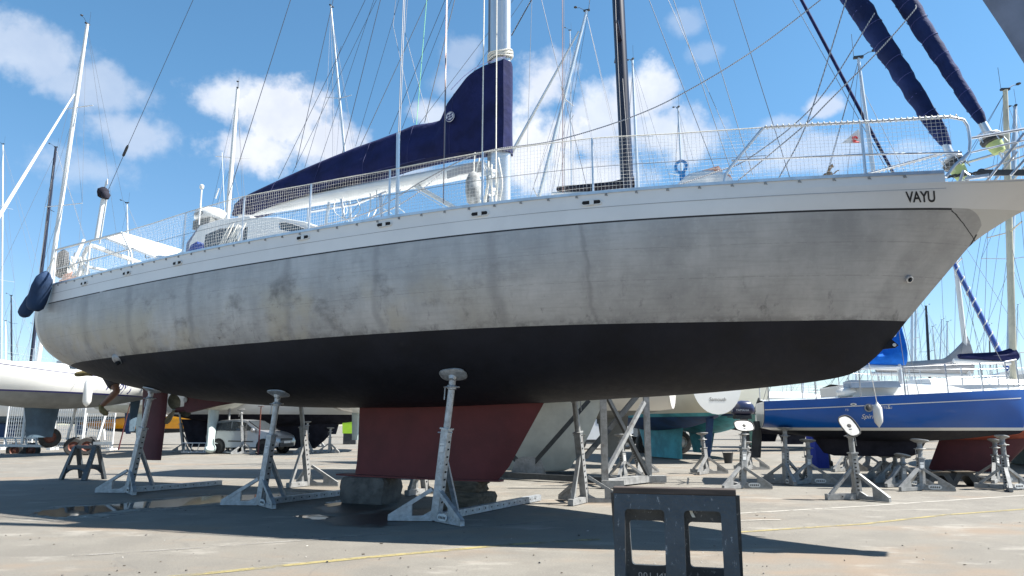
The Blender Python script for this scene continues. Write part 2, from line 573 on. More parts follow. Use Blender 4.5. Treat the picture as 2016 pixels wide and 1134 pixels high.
SILT = paint_mat('pale_dried_silt', (.3, .285, .25), .46)
silt([(20, 1024), (100, 998), (240, 988), (330, 980), (420, 972), (610, 967), (600, 978), (470, 994), (330, 1005), (200, 1018), (90, 1027)])
puddle([(62, 1011), (120, 1000), (240, 992), (330, 984), (420, 976), (560, 972), (545, 981), (430, 990), (330, 999), (270, 1001), (180, 1012), (110, 1019)], 3)
puddle([(640, 990), (668, 985), (672, 994), (648, 998)], 4)
puddle([(575, 1017), (620, 1013), (655, 1018), (630, 1023)], 5)
# ------------------------------------------------------------------ the big bare aluminium yacht
TH = R(29)
YO = Vector((-.9, 11.05, 0))
AX = Vector((math.cos(TH), -math.sin(TH), 0))          # towards the bow
NX = Vector((-math.sin(TH), -math.cos(TH), 0))         # towards starboard, the side in view
yacht_root = thing('aluminium_yacht', 'big sailing yacht with bare aluminium hull, white upper band, black bottom and red keel', 'sailing yacht', YO, -TH)


def S(px, py, v):
    """photo pixel -> point in the yacht's own frame, at offset v (number or function of s) to starboard"""
    r = ray(px, py)
    vf = v if callable(v) else (lambda s: v)
    lo, hi = -16.0, 9.6
    def Fn(s):
        q = YO + AX * s + NX * vf(s)
        return q.x * r.y - q.y * r.x
    for _ in range(50):
        m = (lo + hi) / 2
        if Fn(m) < 0: lo = m
        else: hi = m
    s = (lo + hi) / 2
    q = YO + AX * s + NX * vf(s)
    return Vector((s, -vf(s), CAMZ + r.z / r.y * q.y))


ZW, ZSTR, ZDK, ZBW = 2.37, 3.50, 3.74, 3.83
SEND = -8.72
bs = smoothp([-11, -8.8, -8, -5, -2, 1, 3, 5, 6.5, 7.4, 8.3], [x * 2.3 for x in (.6, .74, .79, .93, 1, .96, .83, .585, .34, .18, .05)])
zk = smoothp([-8.8, -8.2, -7.3, -5.9, -5.2, -3.2, -1.8, 0, 1.6, 2.4, 3.7, 4.7, 5.26, 5.58, 5.78, 6.0, 6.2, 6.72, 6.9, 7.15, 7.42, 7.9, 8.3],
             [2.27, 2.12, 1.92, 1.73, 1.64, 1.52, 1.49, 1.48, 1.52, 1.55, 1.60, 1.67, 1.73, 1.80, 1.93, 2.15, 2.39, 2.99, 3.19, 3.36, 3.50, 3.64, 3.69])
qf = smoothp([-9, 0, 2, 4, 5.5, 6.5, 8.4], [2.0, 2.0, 1.85, 1.4, 1.12, 1.02, 1.0])
mf = smoothp([-9, 0, 2, 4, 5.5, 6.5, 8.4], [3.5, 3.5, 2.9, 2.0, 1.35, 1.15, 1.1])


def hv(s, z):
    k = zk(s)
    if z <= k: return 0.0
    t = min(1.0, (ZDK - z) / (ZDK - k))
    if t <= 0: return bs(s) * (1 + .0 * t)
    return bs(s) * max(0.0, 1 - t ** mf(s)) ** (1 / qf(s))


stations = [SEND + i * (5.0 - SEND) / 60 for i in range(60)] + [5 + i * .06 for i in range(56)]
stations = sorted(set([round(x, 4) for x in stations] + [6.183, 7.42]))


def strip(zlo, zhi, nz, ss, ease=False, side=-1):
    rows = []
    for s in ss:
        k = zk(s)
        lo = max(zlo(s) if callable(zlo) else zlo, k); hi = max(zhi, k)
        row = []
        for i in range(nz + 1):
            f = i / nz
            if ease: f = f ** 2.2
            z = lo + (hi - lo) * f
            row.append((s, side * hv(s, z), z))
        rows.append(row)
    return rows


# topsides: bare metal with a painted white nose; one material in the yacht's own coordinates
def hull_metal():
    m = bpy.data.materials.new('bare_aluminium_plating'); m.use_nodes = True
    t = NT(m.node_tree); b = m.node_tree.nodes['Principled BSDF']
    o = t.n('ShaderNodeTexCoord').outputs['Object']
    s, y, z = t.xyz(o)
    cloudy = t.noise(o, 1.1, 6, .62)
    fine = t.noise(o, 16, 6, .68)
    brush = t.noise(t.mapping(o, (.7, .7, 14)), 3.0, 5, .6)
    vert = t.noise(t.mapping(o, (2.2, 2.2, .35)), 1.6, 5, .6)
    c = t.mix(t.step(cloudy, .3, .7), (.36, .365, .375), (.49, .49, .495))
    c = t.mix(t.step(vert, .35, .7, 0, .35), c, (.23, .235, .245))
    c = t.mix(t.step(fine, .5, .75, 0, .32), c, (.56, .56, .56))
    c = t.mix(t.step(brush, .45, .7, 0, .2), c, (.22, .22, .22))
    # oxidised, warmer band low on the topsides, patchy, strongest amidships
    zone = t.m('MULTIPLY', t.m('MULTIPLY', t.step(z, 3.3, 2.8), t.step(s, 2.9, -.5)), t.step(t.noise(o, .9, 5, .65), .42, .6))
    c = t.mix(t.m('MULTIPLY', zone, .6), c, (.42, .38, .3))
    # grubby scuffs and black streaks running down from them
    sc = t.noise(t.mapping(o, (1.3, 1.3, 1.9)), 1.25, 7, .66)
    mid = t.m('MULTIPLY', t.step(s, 3.0, .5, .25, 1), t.m('MULTIPLY', t.step(z, 3.42, 3.05, .1, 1), t.step(s, -7.5, -5.0, .35, 1)))
    c = t.mix(t.m('MULTIPLY', t.step(sc, .5, .74), t.m('MULTIPLY', mid, .68)), c, (.085, .083, .088))
    sk = t.noise(t.mapping(o, (7, 7, .7)), 1.0, 6, .7)
    c = t.mix(t.m('MULTIPLY', t.step(sk, .55, .72), t.m('MULTIPLY', t.step(z, 3.1, 2.5), .55)), c, (.1, .1, .105))
    pit = t.noise(t.mapping(o, (1, 1, 1.6)), 10.0, 8, .8)
    pz = t.m('MULTIPLY', t.step(t.noise(o, 1.5, 3, .5), .5, .64), t.m('MULTIPLY', t.step(s, 1.2, -.6), t.step(z, 3.3, 3.05)))
    c = t.mix(t.m('MULTIPLY', t.step(pit, .6, .65), pz), c, (.07, .07, .075))
    bright = t.m('MULTIPLY', t.step(t.noise(o, 4.0, 8, .72), .62, .72), mid)
    c = t.mix(t.m('MULTIPLY', bright, .35), c, (.58, .57, .54))
    # dull bands where the frames are welded behind the plating
    w = None
    for f0, wd in ((1.93, .13), (.27, .09), (-1.25, .12), (-3.4, .1), (-5.1, .16), (-6.6, .2), (3.02, .04)):
        q = t.m('ABSOLUTE', t.m('SUBTRACT', t.m('ADD', s, t.m('MULTIPLY', t.m('SUBTRACT', cloudy, .5), .42)), f0))
        k = t.step(q, wd, wd * .05, 0, .34)
        w = k if w is None else t.m('MAXIMUM', w, k)
    c = t.mix(w, c, (.17, .17, .18))
    # plate seams
    for zz in (2.83, 3.17):
        q = t.m('ABSOLUTE', t.m('SUBTRACT', z, t.m('ADD', zz, t.m('MULTIPLY', t.m('SUBTRACT', cloudy, .5), .02))))
        c = t.mix(t.m('MULTIPLY', t.step(q, .008, .002, 0, .4), t.step(fine, .4, .55)), c, (.22, .22, .22))
    grime = t.m('MULTIPLY', t.step(z, ZW + .10, ZW + .0, 0, .55), t.step(t.noise(o, 6, 7, .7), .42, .6))
    c = t.mix(grime, c, (.12, .12, .12))
    # white nose outside a rounded corner, and the hand-painted black line under the band
    sx = t.m('ADD', s, t.m('MULTIPLY', t.m('MAXIMUM', t.m('SUBTRACT', 3.36, z), 0), .62))
    qx = t.m('MAXIMUM', t.m('SUBTRACT', sx, 7.0 - .15), 0); qz = t.m('MAXIMUM', t.m('SUBTRACT', z, ZSTR - .15), 0)
    d = t.m('SUBTRACT', t.m('SQRT', t.m('ADD', t.m('MULTIPLY', qx, qx), t.m('MULTIPLY', qz, qz))), .15)
    nose = t.step(d, -.002, .004)
    qx2 = t.m('MAXIMUM', t.m('SUBTRACT', t.m('MULTIPLY', s, -1), 8.60 - .32), 0); qz2 = t.m('MAXIMUM', t.m('SUBTRACT', z, ZSTR - .32), 0)
    d2 = t.m('SUBTRACT', t.m('SQRT', t.m('ADD', t.m('MULTIPLY', qx2, qx2), t.m('MULTIPLY', qz2, qz2))), .32)
    nose = t.m('MAXIMUM', nose, t.step(d2, -.002, .004))
    gaps = t.step(t.noise(t.mapping(o, (1.0, 0, 0)), .9, 3, .6), .36, .38)
    gaps = t.m('MAXIMUM', gaps, t.step(s, -.5, 0))
    line = t.m('MULTIPLY', t.m('MULTIPLY', t.step(z, ZSTR - .022, ZSTR - .018), t.m('LESS_THAN', s, 6.72)), gaps)
    line = t.m('MULTIPLY', line, t.m('GREATER_THAN', s, -8.1))
    # the crack of black sealant across the front corner
    zc = t.m('SUBTRACT', 3.475, t.m('MULTIPLY', t.m('POWER', t.m('MAXIMUM', t.m('SUBTRACT', s, 6.72), 0), 1.15), 1.5))
    q = t.m('ABSOLUTE', t.m('SUBTRACT', t.m('ADD', z, t.m('MULTIPLY', t.m('SUBTRACT', fine, .5), .03)), zc))
    crack = t.m('MULTIPLY', t.step(q, .011, .006), t.m('MULTIPLY', t.m('GREATER_THAN', s, 6.715), t.m('LESS_THAN', s, 6.965)))
    q2 = t.m('ABSOLUTE', d)
    edge = t.m('MULTIPLY', t.step(q2, .011, .006), t.m('MULTIPLY', t.m('LESS_THAN', z, 3.28), t.m('GREATER_THAN', s, 6.5)))
    dark = t.m('MAXIMUM', t.m('MAXIMUM', line, crack), edge)
    wcol = t.mix(t.step(t.noise(o, 2.5, 6, .7), .5, .75, 0, .5), (.6, .6, .58), (.48, .41, .3))
    c = t.mix(nose, c, wcol)
    c = t.mix(dark, c, (.015, .015, .02))
    t.put(b.inputs['Base Color'], c)
    met = t.m('MULTIPLY', t.m('SUBTRACT', 1.0, t.m('MAXIMUM', nose, dark)), .38)
    t.put(b.inputs['Metallic'], met)
    t.put(b.inputs['Roughness'], t.m('ADD', .40, t.m('MULTIPLY', fine, .28)))
    bn = t.n('ShaderNodeBump'); bn.inputs['Strength'].default_value = .25; bn.inputs['Distance'].default_value = .02
    h = t.m('ADD', t.m('MULTIPLY', t.noise(o, 1.7, 3, .5), 1.6), t.m('MULTIPLY', fine, .16))
    t.put(bn.inputs['Height'], h); t.put(b.inputs['Normal'], bn.outputs[0])
    return m


HULLM = hull_metal()
BANDM = mat('weathered_white_band_paint', (.68, .685, .69), .4, var=.04, vscale=1.2, dirt=.1)


def both(zlo, zhi, nz, ss, name, m, ease=False):
    b = MB()
    for sd in (-1, 1): b.grid(strip(zlo, zhi, nz, ss, ease, sd))
    return b.build(name, m, yacht_root, smooth=50, weld=.0008)


both(lambda s: zk(s), ZW, 18, [s for s in stations if zk(s) < ZW + .02], 'underbody', BOTTOM, True)
both(ZW, ZSTR, 20, [s for s in stations if zk(s) < ZSTR + .03], 'topside_plating', HULLM)
both(ZSTR, ZDK, 4, stations, 'painted_band', BANDM)
# bulwark above the deck edge, with the grey rubbing rail on top
sb = [s for s in stations if -8.25 <= s <= 6.69]
b = MB()
for sd in (-1, 1):
    b.grid([[(s, sd * bs(s), ZDK), (s, sd * (bs(s) + .004), ZBW), (s, sd * (bs(s) - .035), ZBW), (s, sd * (bs(s) - .035), ZDK - .03)] for s in sb])
b.build('bulwark', BANDM, yacht_root, smooth=30)
b = MB()
for sd in (-1, 1):
    b.grid([[(s, sd * (bs(s) + .018), ZBW), (s, sd * (bs(s) + .018), ZBW + .035), (s, sd * (bs(s) - .06), ZBW + .035), (s, sd * (bs(s) - .06), ZBW)] for s in sb], close=True)
b.build('toe_rail', ALU, yacht_root, smooth=30)
b = MB()   # seam line scribed along the band
b.grid([[(s, -bs(s) * .9995 - .003, 3.665), (s, -bs(s) * .9995 - .003, 3.671)] for s in sb])
b.build('band_seam', mat('seam_grey', (.3, .31, .33), .7), yacht_root, smooth=0)
# transom and deck
tr = [(SEND, -hv(SEND, z), z) for z in [zk(SEND) + (ZDK - zk(SEND)) * (i / 24) ** 1.6 for i in range(25)]]
tr += [(SEND, -p[1], p[2]) for p in reversed(tr[1:])]
MB().add(tr, [tuple(range(len(tr)))]).build('transom', WHITE, yacht_root, smooth=0)
ds = [s for s in stations]
MB().grid([[(s, -bs(s) + .01, ZDK - .02), (s, 0, ZDK + .05 * min(1, bs(s))), (s, bs(s) - .01, ZDK - .02)] for s in ds]).build('deck', WHITE, yacht_root)
# bow: blunt stem head, roller and forward chock
MB().box((8.28, 0, 3.70), (.12, .3, .16)).build('stem_head', WHITE, yacht_root)
# keel: fin with raked leading edge and a foot plate
def foil(s0, s1, th, n=14):
    up = []
    for i in range(n + 1):
        x = i / n
        h = th * 1.5 * (1.05 * math.sqrt(max(x, 0)) * (1 - x) ** .85 + .03 * (1 - x))
        up.append((s1 + (s0 - s1) * x, h))
    return [(s, h) for s, h in up] + [(s, -h) for s, h in reversed(up[1:])]
def fin(levels, name, m, parent, n=14):
    b = MB(); rows = []
    for z, s0, s1, th in levels: rows.append([(s, h, z) for s, h in foil(s0, s1, th, n)])
    b.grid(rows, close=True)
    k = len(rows[0])
    b.add(rows[0], [tuple(range(k))]); b.add(rows[-1], [tuple(range(k - 1, -1, -1))])
    return b.build(name, m, parent, smooth=40, weld=.0006)
keel = fin([(.425, -1.90, .80, .17), (.62, -1.87, .98, .19), (1.0, -1.86, 1.22, .21), (1.6, -1.86, 1.60, .24)], 'keel', KEELRED, yacht_root)
MB().prism([(-2.2, -.12, .415), (-1.7, -.2, .415), (.4, -.2, .415), (.86, -.06, .415), (.86, .06, .415), (.4, .2, .415), (-1.7, .2, .415), (-2.2, .12, .415)], (0, 0, .025)).build('keel_foot', KEELRED, keel)
# rudder, propeller bracket, propeller
fin([(.53, -7.5, -6.88, .10), (1.2, -7.58, -6.85, .11), (2.0, -7.66, -6.85, .12)], 'rudder', RUDRED, yacht_root)
sk = MB()
A = [S(358, 783, 0), S(358, 806, 0), S(345, 806, 0)]
sk.prism([(-6.25, 0, 1.80), (-6.25, 0, 1.52), (-6.15, 0, 1.45), (-4.9, 0, 1.64), (-4.9, 0, 1.75)], (0, .1, 0))
sk.tube([(-6.52, 0, 1.50), (-4.85, 0, 1.665)], .05, 10)
brk = sk.build('shaft_bracket', RUDRED, yacht_root)
MB().lathe([(.05, 0), (.055, .015), (.02, .03)], S(366, 787, .055), Vector((0, -1, 0)), 14).build('anode', mat('zinc', (.45, .45, .45), .6), brk)
pr = MB()
hub = Vector((-6.55, 0, 1.50))
pr.lathe([(.02, -.09), (.045, -.06), (.05, .05), (.035, .09)], hub, Vector((1, 0, .06)), 12)
prop = pr.build('propeller', BRONZE, yacht_root)
for a in (20, 140, 260):
    bl = MB(); rows = []
    for i in range(9):
        t = i / 8; r_ = .04 + .30 * t
        w = .115 * math.sin(math.pi * min(1, .18 + .78 * t)) ** .7 if t < 1 else .02
        tw_ = R(38 + 34 * t)
        row = []
        for k in range(7):
            u = (k / 6 - .5) * 2 * w
            row.append((math.sin(tw_) * 0 + math.cos(tw_) * u * .9, math.sin(tw_) * u, r_))
        rows.append(row)
    M = Matrix.Rotation(R(a), 3, 'X')
    rows = [[hub + M @ Vector(p) for p in row] for row in rows]
    back = [[p + Vector((.012, 0, 0)) for p in row] for row in rows]
    bl.grid(rows); bl.grid(back)
    bl.build('blade', BRONZE, prop, smooth=60)
# hull fittings
def on_hull(s, z, off=0.0): return Vector((s, -hv(s, z) - off, z))
def hnorm(s, z):
    e = .03
    a = on_hull(s + e, z) - on_hull(s - e, z); c = on_hull(s, z + e) - on_hull(s, z - e)
    n = a.cross(c).normalized()
    return n if n.y < 0 else -n
for px, py, r_ in ((1788, 549, .028),):
    p = S(px, py, lambda s: hv(s, 2.55 if px < 900 else 2.8)); n = hnorm(p.x, p.z); p = on_hull(p.x, p.z)
    b = MB()
    b.k = 0; b.lathe([(r_ * 1.6, -.02), (r_ * 1.5, .03), (r_, .035), (r_ * .9, .0)], p, n, 16, cap=False)
    b.k = 1; b.lathe([(r_ * .95, .008), (.001, .009)], p, n, 16, cap=False)
    b.build('outlet', [ALU, HOLE], yacht_root)
p = S(218, 706, lambda s: hv(s, 2.5)); n = hnorm(p.x, p.z); p = on_hull(p.x, p.z)
b = MB(); b.k = 0; b.lathe([(.11, -.03), (.10, .02), (.07, .05), (.03, .062), (.002, .064)], p, n, 18, cap=False); b.k = 1; b.lathe([(.04, .0), (.035, .07), (.002, .071)], p + Vector((.06, 0, -.05)), n, 12, cap=False)
b.build('exhaust_boss', [HULLM, HOLE], yacht_root, smooth=60)
for px, py in ((1165, 399), (945, 421), (757, 442), (597, 468), (350, 518), (250, 538), (166, 558)):
    p = S(px, py, lambda s: bs(s)); b = MB()
    s0 = p.x; z0 = p.z
    def capsule(L, h, off):
        out = []
        for i in range(16):
            t = 2 * math.pi * i / 16
            x = math.cos(t) * h + (L - h) * (1 if math.cos(t) > 0 else -1); z = math.sin(t) * h
            out.append((s0 + x, -bs(s0 + x) * 1.0 - off, z0 + z))
        return out
    b.k = 0; b.prism(capsule(.118, .034, .006), (0, .02, 0))
    b.k = 1; b.prism(capsule(.105, .022, .012), (0, .012, 0))
    b.k = 0; b.prism([(s0 + .0 + x, -bs(s0) - .018, z0 + z) for x, z in ((-.02, -.03), (.03, -.03), (.03, .03), (-.02, .03))], (0, .012, 0))
    b.build('fairlead', [WHITE, HOLE], yacht_root)
s = -8.1
while s < 6.6:
    b = MB(); b.box((s, -bs(s) - .006, ZBW - .016), (.024, .014, .022)); b.tube([(s, -bs(s) - .01, ZBW + .015), (s + .02, -bs(s) - .01, ZBW - .035)], .004, 5)
    b.build('net_hook', GALV_OLD, yacht_root)
    s += .335
# name on the bow, following the plating
def letter_hull(body, s0, z0, size, m, name, space=1.0):
    vs, fs = text_mesh(body, size, 0, space)
    out = [(s0 + p.x, -hv(s0 + p.x, z0 + p.y) - .005, z0 + p.y) for p in vs]
    MB().add(out, fs).build(name, m, yacht_root, smooth=0)
pL = S(1785, 397, lambda s: hv(s, 3.6)); pR = S(1843, 397, lambda s: hv(s, 3.6))
vs, fs = text_mesh('VAYU', 1.0, 0, .95, .022)
wtx = max(p.x for p in vs) - min(p.x for p in vs)
sz = (pR.x - pL.x) / wtx
hgt = max(p.y for p in vs)
zl = pL.z; zsz = (S(1785, 379, lambda s: hv(s, 3.6)).z - pL.z) / hgt
out = []
for p in vs:
    s_, z_ = pL.x + p.x * sz, zl + p.y * zsz
    out.append((s_, -hv(s_, z_) - .005, z_))
MB().add(out, fs).build('name_lettering', INK, yacht_root, smooth=0)

b = MB()
E_ = [S(1735, 688, 0), S(1762, 685, 0), S(1769, 680, 0), S(1765, 676, 0), S(1753, 666, 0), S(1738, 668, 0)]
b.k = 0; b.prism(E_, (0, .03, 0)); q = S(1761, 679, .018); b.k = 1; b.lathe([(.02, 0), (.001, .002)], q, Vector((0, -1, 0)), 12, cap=False)
b.build('bobstay_eye', [BOTTOM, GEL], yacht_root, smooth=0)
# ---- rails, stanchions, lifelines and netting, both sides
vr = lambda s: bs(s) - .075
tops = [(110, 492), (240, 458), (300, 440), (358, 421), (474, 388), (608, 363), (765, 335), (950, 300), (1168, 272), (1330, 263), (1505, 251), (1705, 240), (1868, 230)]
TP = [S(x, y, vr) for x, y in tops]
ztop = lambda s: interp(s, [p.x for p in TP], [p.z for p in TP])
S0, S1 = TP[0].x, TP[-1].x
for sd in (-1, 1):
    for px, py in ((358, 508), (474, 494), (608, 451), (765, 429), (950, 405), (1168, 384)):
        p = S(px, py, vr); s_ = p.x
        st = MB(); yv = sd * vr(s_)
        st.tube([(s_, yv, ZDK), (s_, yv, ztop(s_))], .014, 8)
        st.lathe([(.026, 0), (.024, .1), (.016, .12)], (s_, yv, ZDK), n=8)
        st.bar((s_, yv, ZDK + .03), (s_, yv - sd * .22, ZDK + .0), .018)
        st.build('stanchion', ALU, yacht_root)
    b = MB()
    N = 90
    lf = [S0 + .9 + (TP[10].x - S0 - .9) * i / N for i in range(N + 1)]
    b.tube([(s_, sd * vr(s_), ztop(s_)) for s_ in lf], .007, 6)
    b.build('lifeline', ROPE, yacht_root)
    b = MB(); b.tube([(s_, sd * vr(s_), ZDK + .06 + (ztop(s_) - ZDK - .06) * .52) for s_ in lf], .0035, 5)
    b.build('lifeline', WIRE, yacht_root)
    # pulpit: top rail with rope lashing, mid rail, legs
    pu = MB()
    s1505, s1705, s1880 = TP[10].x, TP[11].x, TP[12].x
    tt = [(s_, sd * vr(s_), ztop(s_)) for s_ in [s1505 + (s1880 - s1505) * i / 10 for i in range(11)]]
    e0 = Vector(tt[-1])
    e = S(1908, 262, lambda s: vr(s)); e2 = S(1908, 300, lambda s: vr(s)); e3 = S(1862, 349, lambda s: vr(s))
    sg = lambda p: Vector((p.x, -sd * p.y if sd > 0 else p.y, p.z))
    pu.tube([Vector(q) for q in tt] + [sg(S(1897, 236, vr)), sg(S(1905, 248, vr)), sg(e), sg(S(1910, 280, vr)), sg(e2), sg(S(1893, 318, vr))], .017, 8)
    pu.tube([sg(e2), sg(S(1880, 325, vr)), sg(e3)], .016, 8)
    a_, b_ = S(1425, 362, vr), S(1436, 332, vr)
    pu.tube([sg(a_), sg(S(1428, 345, vr)), sg(b_), sg(S(1502, 252, vr))], .017, 8)
    a_ = S(1705, 351, vr); pu.tube([(a_.x, sd * vr(a_.x), ZDK), (a_.x, sd * vr(a_.x), ztop(a_.x))], .016, 8)
    pu.tube([sg(S(1440, 316, vr)), sg(S(1705, 304, vr)), sg(S(1893, 300, vr))], .012, 8)
    pu.build('pulpit', ALU, yacht_root)
    la = MB()
    s_ = s1505
    while s_ < s1880 + .1:
        c_ = Vector((s_, sd * vr(s_), ztop(s_)))
        la.tube([c_ + Vector((.012, .021 * math.cos(q), .021 * math.sin(q))) + Vector((.02 * q / 6.28, 0, 0)) for q in [k * math.pi / 3 for k in range(7)]], .0065, 5)
        s_ += .058
    la.build('lashing', ROPE, yacht_root)
    # pushpit
    pp = MB()
    p0, p1 = S(110, 492, vr), S(240, 458, vr)
    pp.tube([(p0.x, sd * vr(p0.x), p0.z), (p1.x, sd * vr(p1.x), p1.z)], .02, 8)
    q0 = S(105, 566, vr); pp.tube([(p0.x, sd * vr(p0.x), p0.z), (q0.x, sd * vr(q0.x), ZDK)], .018, 8)
    q1 = S(178, 476, vr); pp.tube([(q1.x, sd * vr(q1.x), q1.z), (q1.x, sd * vr(q1.x), ZDK)], .016, 8)
    q2, q3 = S(258, 497, vr), S(261, 524, vr)
    pp.tube([(p1.x, sd * vr(p1.x), p1.z), (q2.x, sd * vr(q2.x), q2.z), (q3.x, sd * vr(q3.x), q3.z), (q3.x, sd * vr(q3.x), ZDK)], .016, 8)
    m0, m1 = S(110, 530, vr), S(253, 491, vr)
    pp.tube([(m0.x, sd * vr(m0.x), m0.z), (m1.x, sd * vr(m1.x), m1.z)], .012, 8)
    pp.build('pushpit', WHITE, yacht_root)
    # netting
    nb = MB(); rnd = random.Random(5)
    s_ = S0 + .05; CELL = .042
    while s_ < S1 + .02:
        zt = ztop(s_); yv = sd * vr(s_); w = rnd.uniform(-.006, .006)
        nb.tube([(s_, yv, ZBW + .04), (s_ + w, yv + rnd.uniform(-.01, .01), (zt + ZBW) / 2), (s_, yv, zt)], .0015, 3, cap=False)
        s_ += CELL
    nr = 15
    for k in range(nr):
        f = (k + .5) / nr
        pts = []
        for i in range(161):
            s_ = S0 + .05 + (S1 - S0 - .05) * i / 160
            zt = ztop(s_); sag = .012 * math.sin(s_ * 2.3 + k * .4)
            pts.append((s_, sd * vr(s_) + .008 * math.sin(s_ * 5 + k), ZBW + .04 + (zt - ZBW - .04) * f + sag * f * (1 - f) * 4))
        nb.tube(pts, .0015, 3, cap=False)
    tag(nb.build('netting', NETM, yacht_root, smooth=0))

# bowsprit platform rails running forward
b = MB()
for sd in (-1, 1):
    y0 = sd * .33
    P = lambda px, py, v: (lambda q: Vector((q.x, sd * v, q.z)))(S(px, py, v))
    a1 = P(1912, 272, .42); a2 = P(2016, 254, .3); d_ = a2 - a1
    b.tube([a1, a2, a1 + d_ * 1.9], .016, 8)
    a3 = P(1912, 300, .42); a4 = P(2016, 276, .3); d2_ = a4 - a3
    b.tube([a3, a4, a3 + d2_ * 1.9], .011, 8)
    b.tube([P(1938, 363, .3), P(2016, 262, .3)], .014, 8)
    b.tube([P(1990, 345, .25), a1 + d_ * 1.6], .013, 8)
b.build('bowsprit_rail', ALU, yacht_root)
an = MB()
a1, a2 = S(1932, 340, .1), S(2016, 340, .1); d_ = a2 - a1
an.bar(a1, a1 + d_ * 1.5, .03, .065)
an.lathe([(.02, -.02), (.045, -.015), (.045, .015), (.02, .02)], a1, Vector((0, 1, 0)), 12)
c0 = S(1862, 348, .1)
for i in range(10):
    q = c0.lerp(a1, (i + .5) / 10)
    dd = (a1 - c0).normalized(); al = Vector((0, 1, 0)) if i % 2 else Vector((0, 0, 1))
    an.tube([q + dd * .035 * math.cos(t) + al * .017 * math.sin(t) for t in [k * math.pi / 4 for k in range(9)]], .007, 5)
an.build('anchor_shank', DARKM, yacht_root)
ch = MB()
p = S(1900, 352, .35)
ch.bar(p, p + Vector((.22, 0, .0)), .05, .03); ch.tube([S(1888, 362, .3), S(1897, 336, .3), S(1908, 345, .3), S(1902, 365, .3)], .018, 8)
ch.tube([S(1915, 366, .2) + Vector((.05 * math.cos(t), 0, .05 * math.sin(t))) for t in [k * math.pi / 5 for k in range(11)]], .013, 6)
ch.box(S(1870, 366, .4), (.12, .06, .03))
ch.build('bow_chock', ALU, yacht_root)

# ---- furled headsails and their drums
def furled(p_lo, p_hi, r0, r1, ext, name, stay_r=.012):
    a, c = Vector(p_lo), Vector(p_hi); d = (c - a)
    end = a + d * ext; n = int((end - a).length / .07)
    pts, rs = [], []
    rnd = random.Random(int(r0 * 1e4) + 3)
    for i in range(n + 1):
        t = i / n
        pts.append(a.lerp(end, t) + Vector((rnd.uniform(-.005, .005), rnd.uniform(-.005, .005), 0)))
        bul = r0 + (r1 - r0) * min(1, t * ext)
        rs.append(bul * (1 + .05 * math.sin(i * 1.35) + rnd.uniform(-.03, .03)) * (min(1, .55 + t * ext * 5)))
    o = MB().tube(pts, rs, 14).build(name, FURLNAVY, yacht_root, smooth=70)
    s_ = .15; cord = mat('blue_cord', (.05, .06, .2), .8)
    L = (end - a).length
    dv = d.normalized(); ux = dv.cross(Vector((0, 1, 0))).normalized(); uy = dv.cross(ux)
    while s_ < L - .5:
        rr = r0 + (r1 - r0) * min(1, s_ / d.length) + .006
        k = MB(); k.tube([a + dv * (s_ + .1 * t / 6.28) + ux * rr * math.cos(t) + uy * rr * math.sin(t) for t in [j * math.pi / 6 for j in range(13)]], .004, 4)
        if s_ < 9: k.build('sail_tie', cord, o)
        s_ += .27
    return o
fa, fb = S(1866, 287, 0), S(1683, 0, 0)
g1 = furled(fa, fb, .082, .135, 3.0, 'furled_staysail')
ga, gb = S(1938, 247, 0), S(1781, 0, 0)
g2 = furled(ga, gb, .062, .115, 4.6, 'furled_genoa')
for (lo, hi, base) in ((fa, fb, S(1897, 352, 0)), (ga, gb, S(1968, 300, 0))):
    dv = (hi - lo).normalized(); L = (lo - base).length
    b = MB()
    b.k = 0; b.tube([base + dv * (L * .45), lo + dv * .1], [.05, .042], 10)
    b.lathe([(.05, L * .62), (.10, L * .6), (.10, L * .64), (.05, L * .66)], base, dv, 18)
    b.tube([base - dv * .08, base + dv * .1], .018, 8)
    b.k = 1; b.lathe([(.07, L * .34), (.115, L * .40), (.12, L * .52), (.06, L * .56)], base, dv, 18)
    b.k = 2; b.lathe([(.062, 0), (.08, L * .2), (.085, L * .36)], base, dv, 18)
    b.build('furling_drum', [ALU, BLACKP, YGREEN], yacht_root, smooth=40)
    k = MB()
    for t in range(5):
        q = t / 5 * 6.283
        k.tube([base + dv * (L * .66) + Vector((.11 * math.cos(q), .11 * math.sin(q), 0)), base + dv * (L * .34) + Vector((.13 * math.cos(q), .13 * math.sin(q), 0))], .006, 5)
    k.tube([base + dv * (L * .66) + Vector((.115 * math.cos(q), .115 * math.sin(q), 0)) for q in [j * math.pi / 8 for j in range(17)]], .007, 5)
    k.build('drum_guard', ALU, yacht_root)

# ---- mast, boom, sail cover
b = MB()
ms = []
for i in range(20):
    t = 2 * math.pi * i / 20
    ms.append((math.cos(t) * .185, math.sin(t) * .105))
rows = [[(.81 + x, y, z) for x, y in ms] for z in (3.78, 9, 14, 20.5)]
b.grid(rows, close=True); b.add(rows[-1], [tuple(range(20))])
mastO = b.build('mast', MAST_ALU, yacht_root, smooth=60)
b = MB(); b.box((.81 - .2, 0, 12), (.035, .05, 17)); b.build('sail_track', mat('track_grey', (.2, .21, .22), .5, .6), mastO)
b = MB(); b.box((.84, -.108, 9.0), (.05, .006, .5)); b.build('halyard_slot', HOLE, mastO)
for zz, L in ((10.6, 1.25), (15.5, 1.0)):
    for sd in (-1, 1):
        b = MB(); b.bar((.8, sd * .08, zz), (.7, sd * L, zz + .12), .12, .035, w2=.07); b.build('spreader', MAST_ALU, mastO)
